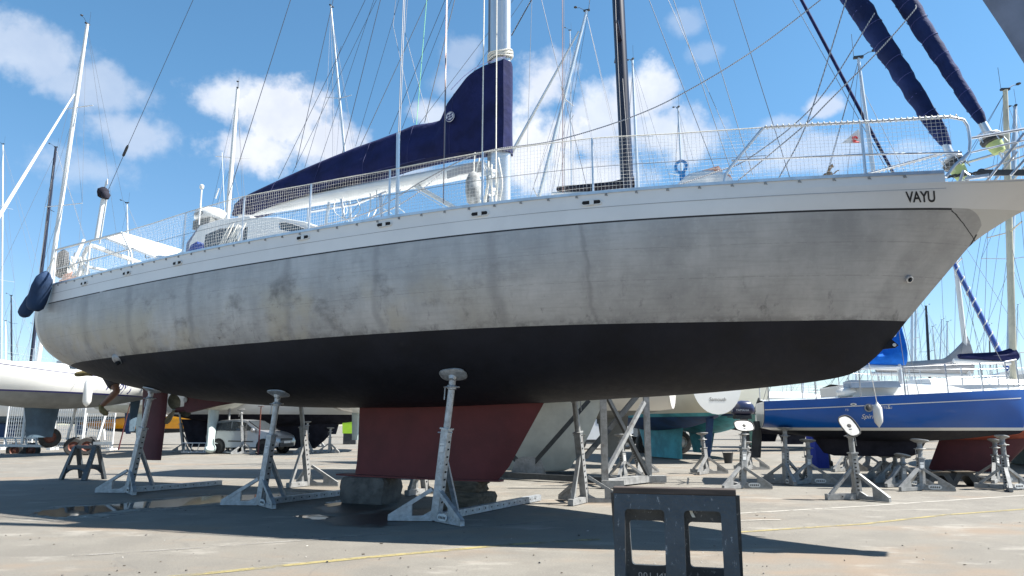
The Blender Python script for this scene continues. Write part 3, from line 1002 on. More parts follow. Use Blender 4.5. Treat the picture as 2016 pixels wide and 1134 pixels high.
# knot of rope around the mast above the cover
b = MB()
for k in range(3):
    b.tube([(.81 + .215 * math.cos(t), .135 * math.sin(t), 7.06 + .04 * k + .015 * math.sin(3 * t + k)) for t in [j * math.pi / 12 for j in range(25)]], .018, 6)
b.build('rope_turns', ROPE, mastO)
bm0, bm1 = S(474, 421, 0), S(958, 330, 0)
b = MB()
d_ = (bm1 - bm0)
b.tube([bm0, bm0 + d_ * .5, bm1 + Vector((-.05, 0, 0))], [.085, .12, .12], 14, up=Vector((0, 1, 0)), ry=1.25)
boom = b.build('boom', WHITE, yacht_root, smooth=60)
topc = [(462, 402), (474, 391), (500, 378), (545, 357), (600, 332), (650, 311), (700, 291), (740, 277), (780, 262), (815, 247), (850, 242), (866, 238), (874, 226), (880, 208), (900, 186), (925, 160), (945, 145), (962, 136), (985, 129), (1006, 122)]
botc = [(462, 425), (500, 424), (560, 405), (620, 385), (680, 364), (740, 347), (800, 330), (850, 318), (905, 308), (950, 303), (1006, 301)]
T_ = [S(x, y, 0) for x, y in topc]; B_ = [S(x, y, 0) for x, y in botc]
zt_ = lambda s: interp(s, [p.x for p in T_], [p.z for p in T_])
zb_ = lambda s: interp(s, [p.x for p in B_], [p.z for p in B_])
sA, sB = T_[0].x, T_[-1].x
rows = []; rnd = random.Random(11)
N = 120
for i in range(N + 1):
    s_ = sA + (sB - sA) * i / N
    zb, zt = zb_(s_) , zt_(s_)
    mast_f = max(0, min(1, (s_ - .2) / .35))
    h = zt - zb
    row = []
    K = 12
    for sd in (-1, 1):
        seq = range(K + 1) if sd < 0 else range(K, -1, -1)
        for k in seq:
            f = k / K
            w = (.17 + .05 * math.sin(math.pi * min(1, f * 1.5))) * (1 - f) ** .55 + .012
            if s_ > -.3:
                wm_ = .155 * (1 - .1 * f) if s_ < .95 else .155 * math.sqrt(max(.02, 1 - ((s_ - .95) / max(.01, sB - .95)) ** 2))
                w = w + (wm_ - w) * max(0, min(1, (s_ + .3) / .6))
            if s_ < sA + .25: w *= max(.2, (s_ - sA) / .25)
            fold = .012 * math.sin(s_ * 3.1 + f * 4.0) + .008 * math.sin(s_ * 7.7 - f * 7)
            row.append((s_, sd * (w + fold * (1 - f)), zb + h * f))
    rows.append(row)
b = MB(); b.grid(rows, close=True)
b.add(rows[0], [tuple(range(len(rows[0])))]); b.add(rows[-1], [tuple(range(len(rows[0]) - 1, -1, -1))])
cover = b.build('sail_cover', NAVY, yacht_root, smooth=60)
b = MB()
b.tube([Vector((p.x, -.19, p.z)) for p in T_[14:]][::1], .006, 5)
b.build('cover_piping', mat('lilac_piping', (.35, .35, .6), .8), cover)
for i0 in (22, 44, 66, 84, 100):
    b = MB(); b.tube([Vector(q) + Vector((0, (-.004 if q[1] < 0 else .004), 0)) for q in rows[i0][:13]], .0045, 5)
    b.build('seam', mat('lilac_piping', (.35, .35, .6), .8) if 0 else mat('navy_seam', (.02, .026, .1), .8), cover)
b = MB(); b.tube([Vector(r_[0]) for r_ in rows[6:92]], .006, 5); b.build('hem_cord', mat('navy_seam', (.02, .026, .1), .8), cover)
# round maker's badge on the cover
p = S(889, 232, .17); b = MB(); r_ = .088
b.lathe([(r_, -.004), (r_, .004)], p + Vector((0, -.05, 0)), Vector((0, 1, 0)), 28)
bad = b.build('badge', EMBLEM, cover, smooth=0)
b = MB()
py_ = p.y - .056
for cx_, cz_ in ((-.03, .024), (.026, .036), (-.024, -.018), (.03, -.006)):
    b.prism([(p.x + cx_ + dx, py_, p.z + cz_ + dz) for dx, dz in ((-.028, -.022), (.018, -.012), (.026, .02), (-.018, .012))], (0, .003, 0))
b.tube([(p.x + .078 * math.cos(t), py_, p.z + .078 * math.sin(t)) for t in [j * math.pi / 16 for j in range(33)]], .005, 4)
b.tube([(p.x + .066 * math.cos(t), py_, p.z + .066 * math.sin(t)) for t in [-2.6 + j * .15 for j in range(15)]], .011, 4)
b.build('badge_mark', mat('badge_blue', (.03, .035, .12), .7), bad, smooth=0)

# ---- wires and ropes
def wire(name, pts, r_, m, n=5):
    MB().tube(pts, r_, n).build(name, m, yacht_root)
def stay(name, a, c, va, vc, r_, m, k=1.0):
    p, q = S(a[0], a[1], va), S(c[0], c[1], vc)
    wire(name, [p, p + (q - p) * k], r_, m)
p, q = S(205, 392, -.9), S(380, 0, -.75)
wire('backstay', [p, p + (q - p) * 1.9], .0065, WIRED)
u = (S(247, 297, -.86)); v_ = (q - p).normalized()
MB().lathe([(.012, -.16), (.032, -.13), (.032, .1), (.018, .16)], u, v_, 10).build('stay_insulator', BLACKP, yacht_root)
p, q = S(450, 385, .9), S(572, 0, .7)
wire('backstay', [p, p + (q - p) * 1.9], .0065, WIRED)
b = MB()
a_ = S(783, 404, lambda s: bs(s) - .14); c_ = S(784, 262, lambda s: bs(s) - .2)
b.tube([(a_.x, a_.y, ZDK), (c_.x, c_.y, c_.z)], .026, 10)
b.build('shroud_tensioner', MAST_ALU, yacht_root)
for a, c, va, vc, r_, m in [((783, 300), (794, 0), 2.05, 1.55, .0055, WIRE), ((786, 300), (797, 0), 1.95, 1.5, .006, WIRE),
                            ((873, 400), (879, 0), 2.0, 1.3, .007, mat('coppery_wire', (.3, .2, .18), .45, .6)), ((875, 320), (881, 0), 1.95, 1.25, .005, WIRE),
                            ((948, 400), (953, 0), 2.0, 1.2, .009, ROPE), ((976, 398), (978, 0), .5, .3, .010, ROPE),
                            ((1108, 380), (1107, 0), -1.2, -.9, .007, mat('coppery_wire', (.3, .2, .18), .45, .6)), ((1111, 380), (1110, 0), -1.25, -.95, .005, WIRE)]:
    stay('shroud', a, c, va, vc, r_, m, 2.4)
for a, c, r_, m in [((582, 330), (650, 26), .006, WIRED), ((548, 352), (719, 0), .005, WIRED), ((576, 340), (741, 0), .004, WIRED),
                    ((674, 302), (749, 0), .006, WIRED), ((600, 330), (645, 180), .004, WIRED), ((630, 318), (699, 111), .004, WIRED), ((700, 288), (754, 106), .004, WIRED),
                    ((690, 330), (838, 8), .006, WIRE), ((766, 264), (876, 0), .005, WIRED), ((791, 254), (889, 0), .004, WIRED), ((836, 241), (895, 0), .007, WIRE),
                    ((1038, 300), (1047, 0), .0035, WIRE), ((1007, 70), (1046, 0), .010, WIRED)]:
    stay('lazy_jack', a, c, .03, .02, r_, m, 1.6)
for P in ([(815, 243), (774, 50), (779, 0)], [(844, 242), (797, 63), (802, 0)]):
    wire('lazy_jack', [S(x, y, .02) for x, y in P], .004, WIRE)
wire('green_halyard', [S(820, 245, .1), S(840, 0, .1)], .006, mat('green_rope', (.25, .6, .35), .8))
for a, c in [((1156, 372), (1066, 0)), ((1420, 365), (1278, 0)), ((1442, 345), (1326, 0)), ((1482, 345), (1377, 0)), ((1557, 356), (1445, 0))]:
    stay('inner_stay', a, c, -.7, -.5, .005, WIRE if a[0] in (1442, 1482) else WIRED, 1.7)
FLECK = bpy.data.materials.new('flecked_sheet_rope'); FLECK.use_nodes = True
tf = NT(FLECK.node_tree); ob_ = tf.n('ShaderNodeTexCoord').outputs['Object']
wv = tf.n('ShaderNodeTexWave'); wv.inputs['Scale'].default_value = 15; tf.put(wv.inputs['Vector'], tf.mapping(ob_, (1, 1, 1.0)))
tf.put(FLECK.node_tree.nodes['Principled BSDF'].inputs['Base Color'], tf.mix(tf.step(wv.outputs['Fac'], .4, .6), (.14, .14, .17), (.42, .42, .42)))
FLECK.node_tree.nodes['Principled BSDF'].inputs['Roughness'].default_value = .9


def curve(P, n=8):
    xs = list(range(len(P)))
    fx = [smoothp(xs, [p[k] for p in P]) for k in range(3)]
    return [Vector([f(i / n) for f in fx]) for i in range((len(P) - 1) * n + 1)]


for P in ([(1650, -30, -.1), (1615, 0, 0), (1500, 88, .25), (1380, 164, .6), (1260, 224, 1.0), (1100, 275, 1.6), (950, 300, 2.05), (840, 352, 1.95), (720, 420, 1.75), (560, 462, 1.75), (450, 500, 1.8)],
          [(1672, -30, .1), (1665, 3, .12), (1590, 238, .5), (1530, 357, .8)],
          [(1722, 26, .14), (1609, 200, .5), (1480, 308, .9), (1405, 340, 1.2), (1321, 369, 1.5)],
          [(1803, 10, .1), (1797, 24, .16), (1730, 100, .35), (1631, 200, .6), (1580, 250, .7), (1445, 362, 1.1)]):
    wire('sheet_rope', curve([S(x, y, v) for x, y, v in P]), .0075, FLECK, 6)
wire('sheet_rope', curve([S(x, y, v) for x, y, v in [(870, 340, 1.0), (800, 395, 1.4), (700, 442, 1.7)]]), .008, FLECK, 6)
b = MB()   # vang strut with its tackle
b.bar(S(812, 362, .0), S(900, 412, .3), .05, .07); b.build('vang', WHITE, yacht_root)
b = MB(); b.tube([S(815, 366, .1), S(895, 412, .35)], .009, 6); b.tube([S(812, 370, .05), S(880, 412, .3)], .006, 6); b.build('vang_tackle', ROPE, yacht_root)

# ---- things at the mast foot (winch, coils, dangling gear)
b = MB(); rnd = random.Random(3)
for k in range(7):
    x0 = 935 + k * 8
    P = [S(x0 + rnd.uniform(-4, 4), 318 + rnd.uniform(-8, 8), .35), S(x0 + rnd.uniform(-8, 8), 360, .45), S(x0 + rnd.uniform(-6, 6), 402, .4)]
    b.tube(curve(P), .012, 6)
b.build('coiled_halyard', ROPE, mastO)
b = MB()
for zz, yy in ((4.75, -.17), (5.05, -.16)):
    b.lathe([(.07, 0), (.075, .02), (.05, .06), (.055, .1), (.065, .12)], (.78, yy, zz), Vector((0, -1, 0)), 14)
b.build('winch', ALU, mastO)
b = MB(); q0 = S(880, 320, .2)
b.prism([S(880, 337, .3), S(925, 322, .3), S(950, 318, .3), S(950, 338, .3), S(905, 344, .3), S(881, 352, .3)], (0, .015, 0))
b.build('boom_flap', GREYC, boom)

# ---- doghouse, coachroof, cockpit gear
def block(name, pts, v0, v1, m, parent=yacht_root, **k):
    near = [S(x, y, v0) for x, y in pts]
    bb = MB(); n = len(near)
    far = [Vector((p.x, -v1, p.z)) for p in near]
    bb.add(near + far, [tuple(range(n)), tuple(range(2 * n - 1, n - 1, -1))] + [(i, i + n, (i + 1) % n + n, (i + 1) % n) for i in range(n)])
    o_ = bb.build(name, m, parent, smooth=0)
    bv = o_.modifiers.new('edge', 'BEVEL'); bv.width = .025; bv.segments = 3; bv.limit_method = 'ANGLE'
    return o_
dog = block('doghouse', [(365, 530), (372, 478), (392, 444), (430, 432), (492, 424), (532, 530)], 1.0, -1.0, WHITE)
block('window', [(398, 500), (404, 462), (432, 450), (462, 447), (470, 500)], 1.012, .99, GLASS, dog)
block('window', [(478, 500), (474, 450), (486, 446), (512, 490)], 1.012, .99, GLASS, dog)
roof = block('coachroof', [(480, 530), (488, 428), (545, 427), (600, 436), (640, 452), (700, 475), (700, 520)], 1.2, -1.2, WHITE)
wn = MB()
wpts = curve([S(x, y, 1.225) for x, y in [(552, 452), (550, 440), (560, 437), (580, 441), (600, 449), (605, 455), (585, 457), (562, 455), (552, 452)]], 5)
wn.k = 0; wn.prism(wpts[:-1], (0, .012, 0))
wn.k = 1; wn.tube(wpts, .012, 6)
wn.build('window', [GLASS, ALU], roof, smooth=30)
scr = block('spray_curtain', [(364, 500), (366, 478), (388, 448), (418, 500)], .92, -.92, mat('blue_grey_canvas', (.14, .17, .26), .8), dog)
b = MB(); rnd = random.Random(9)
for k in range(12):
    xx = 452 + rnd.uniform(-14, 22)
    b.tube(curve([S(xx + 14, 442 + rnd.uniform(-4, 4), 1.5), S(xx, 470, 1.6), S(xx - 14, 500, 1.65)]), .009, 5)
b.build('coiled_sheet', ROPE, yacht_root)
b = MB(); rnd = random.Random(19)
for k in range(9):
    xx = rnd.uniform(640, 790); yy = 432 - (xx - 640) * .13
    b.tube(curve([S(xx, yy - 30 - rnd.uniform(0, 18), rnd.uniform(-.5, 1)), S(xx + rnd.uniform(-14, 14), yy - 12, .9), S(xx + rnd.uniform(-30, 30), yy + 6, 1.2)]), rnd.choice((.004, .006, .008)), 5)
b.build('cockpit_lines', ROPE, yacht_root)
b = MB()
b.tube([S(612, 417, .6), S(700, 402, .5), S(760, 378, .4)], .02, 6); b.tube([S(672, 392, .6), S(678, 430, .6)], .022, 6); b.tube([S(648, 398, .6), S(642, 440, .6)], .028, 6)
b.tube([S(748, 382, .6), S(752, 430, .6)], .03, 8)
b.build('sprayhood_frame', ALU, yacht_root)
# radome with its lettering
rp = S(414, 436, .3); rz0 = rp.z
b = MB(); b.lathe([(.26, 0), (.3, .03), (.305, .12), (.29, .19), (.22, .235), (.05, .25)], (rp.x, rp.y, rz0), n=28)
rad = b.build('radome', GEL, yacht_root, smooth=60)
b = MB(); b.box((rp.x, rp.y, rz0 - .09), (.5, .4, .18)); b.build('radome_base', GREYB, rad)
vs, fs = text_mesh('furuno', .13, 0, 1.1)
tw2 = max(p.x for p in vs); out = []
th0 = math.atan2(-math.cos(TH) - .1, -math.sin(TH) + .05) + .25
for p in vs:
    a_ = th0 + (p.x - tw2 / 2) / .308
    out.append((rp.x + .309 * math.cos(a_), rp.y + .309 * math.sin(a_), rz0 + .055 + p.y))
MB().add(out, fs).build('radome_lettering', INK, rad, smooth=0)
# aerials
b = MB(); p = S(392, 442, .6); q = S(397, 372, .6); b.tube([p, q], .016, 8); b.lathe([(.03, 0), (.042, .02), (.042, .07), (.02, .09)], q, n=12); b.build('gps_aerial', WHITE, yacht_root)
b = MB(); b.tube([S(424, 391, .2), S(431, 371, .2)], .015, 8); b.tube([S(443, 435, .2), S(437, 300, .2)], .006, 6); b.build('whip_aerial', WHITE, yacht_root)
# stern arch, solar panels, wind generator
b = MB()
va = .8
b.tube([S(150, 560, va), S(166, 500, va), S(172, 488, va), S(182, 484, va)], .045, 10)
b.tube([S(182, 484, va), S(310, 530, -.9)], .045, 10)
b.tube([S(130, 550, 1.2), S(165, 472, .9)], .035, 10)
b.tube([S(170, 525, .5), S(225, 536, .0)], .03, 10)
arch = b.build('stern_arch', WHITE, yacht_root, smooth=60)
b = MB()
c4 = [S(236, 455, .9), S(206, 470, 1.3), S(300, 506, -.2), S(356, 492, -.8)]
c4 = [S(205, 468, 1.2), S(243, 459, .1), S(358, 493, -.5), S(318, 512, .9)]
b.prism(c4, (0, 0, .04)); pan = b.build('solar_panel', WHITE, yacht_root, smooth=0)
b = MB()
for k in range(12):
    f = (k + .5) / 12
    b.tube([c4[0].lerp(c4[3], f) - Vector((0, 0, .024)), c4[1].lerp(c4[2], f) - Vector((0, 0, .024))], .004, 4)
b.build('panel_ribs', GREYC, pan)
b = MB(); p, q = S(190, 470, -.6), S(203, 392, -.6); b.tube([p, q], .05, 10); b.tube([S(196, 480, -.9), S(210, 390, -.7)], .02, 8); b.build('generator_pole', WHITE, yacht_root, smooth=60)
b = MB(); q = S(203, 378, -.6)
b.lathe([(.03, -.16), (.10, -.13), (.135, -.02), (.13, .06), (.05, .12)], q + Vector((0, 0, .0)), Vector((.15, 0, 1)), 14); b.lathe([(.08, -.1), (.11, 0), (.06, .08)], q + Vector((.12, 0, -.09)), n=10)
gen = b.build('wind_generator', BLACKC, yacht_root, smooth=60)
b = MB(); b.prism([q + Vector((.03, 0, .1)), q + Vector((.15, 0, .18)), q + Vector((.13, 0, .32)), q + Vector((.06, 0, .26))], (0, .012, 0)); b.build('tail_vane', WHITE, gen)
b = MB(); rnd = random.Random(2)
for k in range(6):
    c_ = S(rnd.choice((292, 312, 150, 150)), 505 + rnd.uniform(-6, 12), .5)
    b.tube([c_ + Vector((.09 * math.cos(t), 0, .09 * math.sin(t) + .02 * math.sin(3 * t))) for t in [j * .45 + k for j in range(15)]], .008, 5)
b.tube(curve([S(246, 480, .6), S(275, 489, .5), S(292, 500, .4), S(330, 506, .2)]), .006, 5)
b.build('coiled_cable', RUBBER, yacht_root)
b = MB(); p = S(385, 489, 1.75)
b.prism([S(374, 503, 1.8), S(382, 484, 1.8), S(394, 477, 1.8), S(397, 488, 1.8), S(386, 500, 1.8)], (0, .12, 0)); b.build('winch_cover', mat('blue_cloth', (.02, .06, .3), .8), yacht_root)
b = MB(); rnd = random.Random(21)
for k in range(14):
    xx = rnd.uniform(132, 178)
    b.tube(curve([S(xx, 505 + rnd.uniform(0, 18), 1.1), S(xx + rnd.uniform(-8, 8), 535, 1.3), S(xx + rnd.uniform(-9, 9), 552, 1.3)]), .012, 5)
b.build('stern_lines', ROPE, yacht_root)

# ---- loose gear carried on deck (things of their own)
def at_local(p): return YO + AX * p.x - NX * p.y + Vector((0, 0, p.z))
b = MB()
p0 = S(122, 520, 1.2)
b.lathe([(.02, -.30), (.16, -.24), (.21, 0), (.16, .24), (.03, .31)], (0, 0, 0), Vector((.0, 0, 1)), 14)
o_ = b.build('stern_bag', mat('charcoal_cloth', (.035, .04, .05), .85, var=.3), None, smooth=60)
o_.scale = (1, .45, 1); o_.location = at_local(p0); o_.rotation_euler = (0, 0, -TH)
tag(o_, 'dark padded oval bag strapped upright inside the stern rail', 'bag')
b = MB(); p0 = S(132, 551, 1.35)
for k in range(5): b.tube([Vector((-.2 + .06 * k, 0, -.06)), Vector((-.14 + .06 * k, .02, .12 + .01 * k))], .022, 6)
b.tube([(-.24, 0, 0), (.26, 0, .03)], .03, 6)
o_ = b.build('orange_gear', ORANGE, None, smooth=60); o_.location = at_local(p0); o_.rotation_euler = (0, 0, -TH)
tag(o_, 'bundle of faded orange slats lying behind the stern netting', 'gear')
fr = thing('blue_deck_fitting', 'bright blue ring-topped fitting standing up on the foredeck behind the netting', 'fitting', at_local(S(1347, 362, .9)), -TH)
b = MB(); rr = .066
cz = S(1343, 328, .9).z - S(1347, 362, .9).z
b.tube([Vector((-.03 + rr * math.cos(t), 0, cz + rr * math.sin(t) * 1.15)) for t in [j * math.pi / 12 for j in range(25)]], .02, 8)
b.build('ring', CYAN, fr, smooth=60)
b = MB(); b.bar((.0, 0, -.3), (-.02, 0, cz - .06), .085, .04, up=Vector((0, 1, 0)), w2=.06); b.build('stem', CYAN, fr)
vt = thing('deck_dome', 'low white dome with a faded orange cover flap on the foredeck behind the netting', 'deck vent', at_local(S(1388, 366, .8)), -TH)
b = MB(); b.lathe([(.36, -.1), (.34, .02), (.25, .11), (.08, .15), (.01, .155)], (0, 0, 0), n=20); b.build('dome', WHITE, vt, smooth=60)
b = MB(); b.prism([(.02, -.1, .13), (.22, -.1, .155), (.2, -.1, .11), (.08, -.1, .1)], (0, .2, 0)); b.lathe([(.07, -.05), (.085, .02), (.06, .09), (.02, .12)], (.25, 0, .0), n=12); b.build('cover_flap', ORANGE, vt)
b = MB(); b.tube([(0, 0, -.2), (0, 0, .08), (.06, 0, .17), (.11, 0, .19)], [.02, .022, .03, .03], 8); b.lathe([(.02, -.09), (.045, -.05), (.045, .07), (.02, .09)], (0, 0, .05), Vector((1, 0, .1)), 10)
b.tube([(.1, 0, .06), (.17, 0, .1), (.2, 0, .1)], .01, 6)
o_ = b.build('deck_cleat', mat('tan_metal', (.2, .14, .09), .6), None); o_.scale = (.62, .62, .8); o_.location = at_local(S(1630, 352, .55)); o_.rotation_euler = (0, 0, -TH)
tag(o_, 'small tan and black fitting lashed upright near the bow rail', 'fitting')
fb_ = thing('mast_fender', 'long grey mottled fender hanging beside the mast behind the netting', 'fender', at_local(S(932, 372, 1.0)), -TH)
b = MB(); b.lathe([(.02, -.26), (.09, -.2), (.115, -.05), (.115, .12), (.07, .22), (.02, .26)], (0, 0, 0), n=14); b.build('fender_body', mat('mottled_grey', (.25, .26, .26), .8, var=.5, vscale=9), fb_, smooth=60)
b = MB(); b.tube([(0, 0, .25), (.02, 0, .55)], .008, 5); b.build('lanyard', ROPE, fb_)
# two covered fenders hung off the quarter
for i, (x0, y0, x1, y1, v, rr, lab) in enumerate([(92, 534, 66, 612, 2.0, .165, 'fat navy covered fender hanging outside the stern corner, the nearer and taller of the pair'),
                                              (76, 572, 44, 622, 1.55, .13, 'navy covered fender partly hidden behind the fatter one at the stern corner')]):
    p = S(x0, y0, v); q = S(x1, y1, v); q = Vector((p.x + (q.x - p.x), p.y, q.z))
    f_ = thing('quarter_fender', lab, 'fender', at_local(q), -TH, 'covered fenders at the stern')
    d_ = p - q; L = d_.length; dn = d_.normalized()
    b = MB(); b.lathe([(.015, 0), (rr * .55, L * .02), (rr * .9, L * .1), (rr, L * .25), (rr * 1.02, L * .6), (rr * .85, L * .82), (rr * .45, L * .95), (.02, L)], (0, 0, 0), dn, 18)
    b.build('fender_body', mat('navy_fender_cover', (.010, .034, .09), .85, var=.2, vscale=4, bump=.4, bscale=12), f_, smooth=70)
    b = MB(); b.tube([d_ * .99, d_ + Vector((.2, .0, .25))], .01, 6); b.build('lanyard', ROPE, f_)
# ------------------------------------------------------------------ boat stands
def zu(s, v):
    lo, hi = zk(s), ZDK
    for _ in range(40):
        m_ = (lo + hi) / 2
        if hv(s, m_) < abs(v): lo = m_
        else: hi = m_
    return (lo + hi) / 2


def pad_px(px, py):
    """where the sight line through a photo pixel meets the underside of the big yacht"""
    best = None
    for i in range(30, 200):
        v = i * .01
        p = S(px, py, v)
        e = abs(p.z - zu(p.x, v))
        if best is None or e < best[0]: best = (e, p)
    return best[1]


def stand(label, base, yaw_in, top, group, beam=0.0, m=GALV, pad_n=None, pad_r=.2, flat_pad=False, arms=.62, plate=True):
    """base: foot of the upright on the ground; yaw_in: direction (x, y) in which it leans; top: head position"""
    d = Vector((yaw_in[0], yaw_in[1], 0)).normalized()
    rz = math.atan2(-d.x, d.y)
    t = thing('boat_stand', label, 'boat stand', (base.x, base.y, 0), rz, group)
    Mi = Matrix.Rotation(-rz, 3, 'Z')
    T = Mi @ (Vector(top) - Vector((base.x, base.y, 0)))
    A = Vector((0, 0, .02)); ax = (T - A).normalized(); L = (T - A).length
    lm = .62
    b = MB(); w = .105
    b.k = 0; b.bar(A, A + ax * L * lm, w, w, up=Vector((0, 1, 0)))
    b.bar(A + ax * (L * lm - .01), A + ax * (L * lm + .012), w * 1.25, w * 1.25, up=Vector((0, 1, 0)))
    b.k = 1
    nh = 9
    for i in range(nh):
        c_ = A + ax * L * (.12 + .46 * i / nh)
        b.bar(c_ + Vector((w / 2 + .002, .01, 0)) - ax * .011, c_ + Vector((w / 2 + .002, .01, 0)) + ax * .011, .006, .035, up=Vector((0, 1, 0)))
        b.bar(c_ + Vector((-w / 2 - .002, .01, 0)) - ax * .011, c_ + Vector((-w / 2 - .002, .01, 0)) + ax * .011, .006, .035, up=Vector((0, 1, 0)))
    up = b.build('upright', [m, HOLE], t, smooth=30)
    if plate:
        b = MB(); q = A + ax * L * .5
        y_ = -w / 2 - .004
        b.prism([q + Vector((x, y_, 0)) + ax * z for x, z in ((-.035, -.07), (.03, -.07), (.03, .0), (-.035, .0))], (0, .003, 0))
        b.prism([q + Vector((x, y_, 0)) + ax * z for x, z in ((-.035, .015), (.03, .015), (.03, .04), (-.035, .04))], (0, .003, 0))
        b.build('sticker', WHITE, up, smooth=0)
    b = MB(); b.tube([A + ax * L * (lm - .1), T - ax * .05], .045, 12)
    b.tube([A + ax * L * lm * .96 + Vector((-.13, 0, 0)), A + ax * L * lm * .96 + Vector((.09, 0, 0))], .009, 6)
    b.build('inner_tube', m, t, smooth=40)
    b = MB(); c_ = T - ax * .17
    b.lathe([(.05, -.03), (.062, -.02), (.062, .02), (.03, .04), (.028, .12)], c_, ax, 12)
    b.tube([c_ + Vector((.1 * math.cos(q), .1 * math.sin(q), 0)) for q in [k * math.pi / 7 for k in range(15)]], .008, 5)
    b.tube([c_ + Vector((-.09, -.02, 0)), c_ + Vector((-.095, -.03, -.16))], .008, 5)
    b.build('screw_collar', m, t, smooth=40)
    n = Mi @ Vector(pad_n) if pad_n is not None else ax
    b = MB()
    if n.z < 0: n = -n
    u = Vector((1, 0, 0)); u = (u - n * u.dot(n)).normalized(); v_ = n.cross(u)
    k = 20
    rim, mid_ = [], []
    for i in range(k):
        q = 2 * math.pi * i / k
        cx_ = math.copysign(abs(math.cos(q)) ** .7, math.cos(q)) * pad_r; cy_ = math.copysign(abs(math.sin(q)) ** .7, math.sin(q)) * pad_r * .66
        rim.append(T + u * cx_ + v_ * cy_)
        mid_.append(T + u * cx_ * .55 + v_ * cy_ * .55 - n * .05)
    b.add([p + n * .0 for p in rim] + [p - n * .018 for p in rim] + mid_, [tuple(range(k))] + [(i, i + k, (i + 1) % k + k, (i + 1) % k) for i in range(k)] + [(i + k, i + 2 * k, (i + 1) % k + 2 * k, (i + 1) % k + k) for i in range(k)] + [tuple(range(3 * k - 1, 2 * k - 1, -1))])
    b.lathe([(.04, -.09), (.06, -.045)], T, n, 10)
    pd = b.build('pad', m, t, smooth=35)
    if pad_n is not None and flat_pad:
        b = MB(); b.tube(rim + [rim[0]], .012, 6); b.lathe([(.035, .004), (.03, .006), (.001, .004)], T, n, 12, cap=False); b.build('rubber_rim', RUBBER, pd)
    # foot: two splayed gusset arms
    b = MB()
    for sx in (-1, 1):
        dv = Vector((sx * math.cos(R(24)), -math.sin(R(24)), 0))
        e = dv * arms
        nn = Vector((-dv.y, dv.x, 0)) * .03
        b.bar(Vector((0, 0, .045)) + dv * .04, e + Vector((0, 0, .035)), .07, .07, w2=.06, h2=.05)
        b.bar(Vector((0, 0, .40)) + dv * .05, e * .98 + Vector((0, 0, .06)), .06, .05, h2=.05)
        b.prism([dv * (arms * .5) + Vector((0, 0, .05)), e * .95 + Vector((0, 0, .05)), dv * (arms * .5) + Vector((0, 0, .22))], nn * 1.4)
        b.prism([dv * .05 + Vector((0, 0, .06)), dv * .2 + Vector((0, 0, .06)), dv * .05 + Vector((0, 0, .14))], nn * 1.2)
    foot = b.build('foot', m, t, smooth=30)
    if plate:
        b = MB(); dv = Vector((math.cos(R(24)), -math.sin(R(24)), 0)); o = Vector((-dv.y, dv.x, 0)) * -.045
        pts = []
        for i in range(16):
            q = 2 * math.pi * i / 16
            pts.append(dv * (.22 + .075 * (math.cos(q) + (.5 if math.cos(q) > 0 else -.5))) + Vector((0, 0, .075 + .045 * math.sin(q))) + o)
        b.k = 0; b.prism(pts, Vector((o.x, o.y, 0)).normalized() * .004)
        b.k = 1
        for i in range(5): b.prism([dv * (.14 + .034 * i + x) + Vector((0, 0, .075 + z)) + o * 1.08 for x, z in ((0, -.015), (.02, -.018), (.026, .016), (.008, .012))], Vector((o.x, o.y, 0)).normalized() * .002)
        b.build('plate', [WHITE, INK], foot, smooth=0)
    b = MB(); q = A + ax * L * .42
    by = max(q.y + .28, .48)
    b.bar(q + Vector((0, .04, 0)), Vector((0, by, .09)), .06, .045)
    b.build('brace', m, t, smooth=30)
    b = MB(); bl = max(beam, by + .08)
    b.k = 0; b.bar((0, .06, .055), (0, bl, .055), .09, .09)
    b.k = 1
    yy = .3
    while yy < bl - .1:
        b.box((.047, yy, .06), (.004, .02, .02)); b.box((-.047, yy, .06), (.004, .02, .02)); yy += .17
    b.build('base_beam', [m, HOLE], t, smooth=30)
    return t


GS = 'galvanised stands propping the aluminium yacht'
near = [((252, 971), (300, 765), 'stand under the stern quarter of the aluminium yacht, left of the maroon rudder', .75, 2.0),
        ((512, 996), (549, 772), 'near side stand between the maroon rudder and the red keel', .95, 3.0),
        ((858, 1027), (893, 735), 'tallest stand in front of the red keel, with a white sticker and foot plate', .9, 2.9)]
INW = -NX
for (bx, by_), (hx, hy), lab, pr_, bl in near:
    g = gnd(bx, by_)
    p = pad_px(hx, hy)
    wp = at_local(p)
    n = hnorm(p.x, p.z); nw = AX * n.x - NX * n.y + Vector((0, 0, n.z))
    stand(lab, g, INW, wp + nw * .012, GS, beam=bl, pad_n=-nw, pad_r=.19)
for (bx, by_), lab in [((607, 957), 'far side stand between the middle near stand and the rear of the red keel'),
                       ((838, 972), 'stand on the far side mostly hidden behind the bottom of the red keel'),
                       ((1152, 990), 'sunlit far side stand right of the red keel at the end of a base beam')]:
    g = gnd(bx, by_) - Vector((.0, 0, 0))
    rel = g - YO; s_ = rel.dot(AX); v_ = rel.dot(NX)
    vp = v_ + .38
    z_ = zu(s_, vp)
    wp = YO + AX * s_ + NX * vp + Vector((0, 0, z_ - .02))
    stand(lab, g, NX, wp, GS, m=GALV_OLD, plate=False)

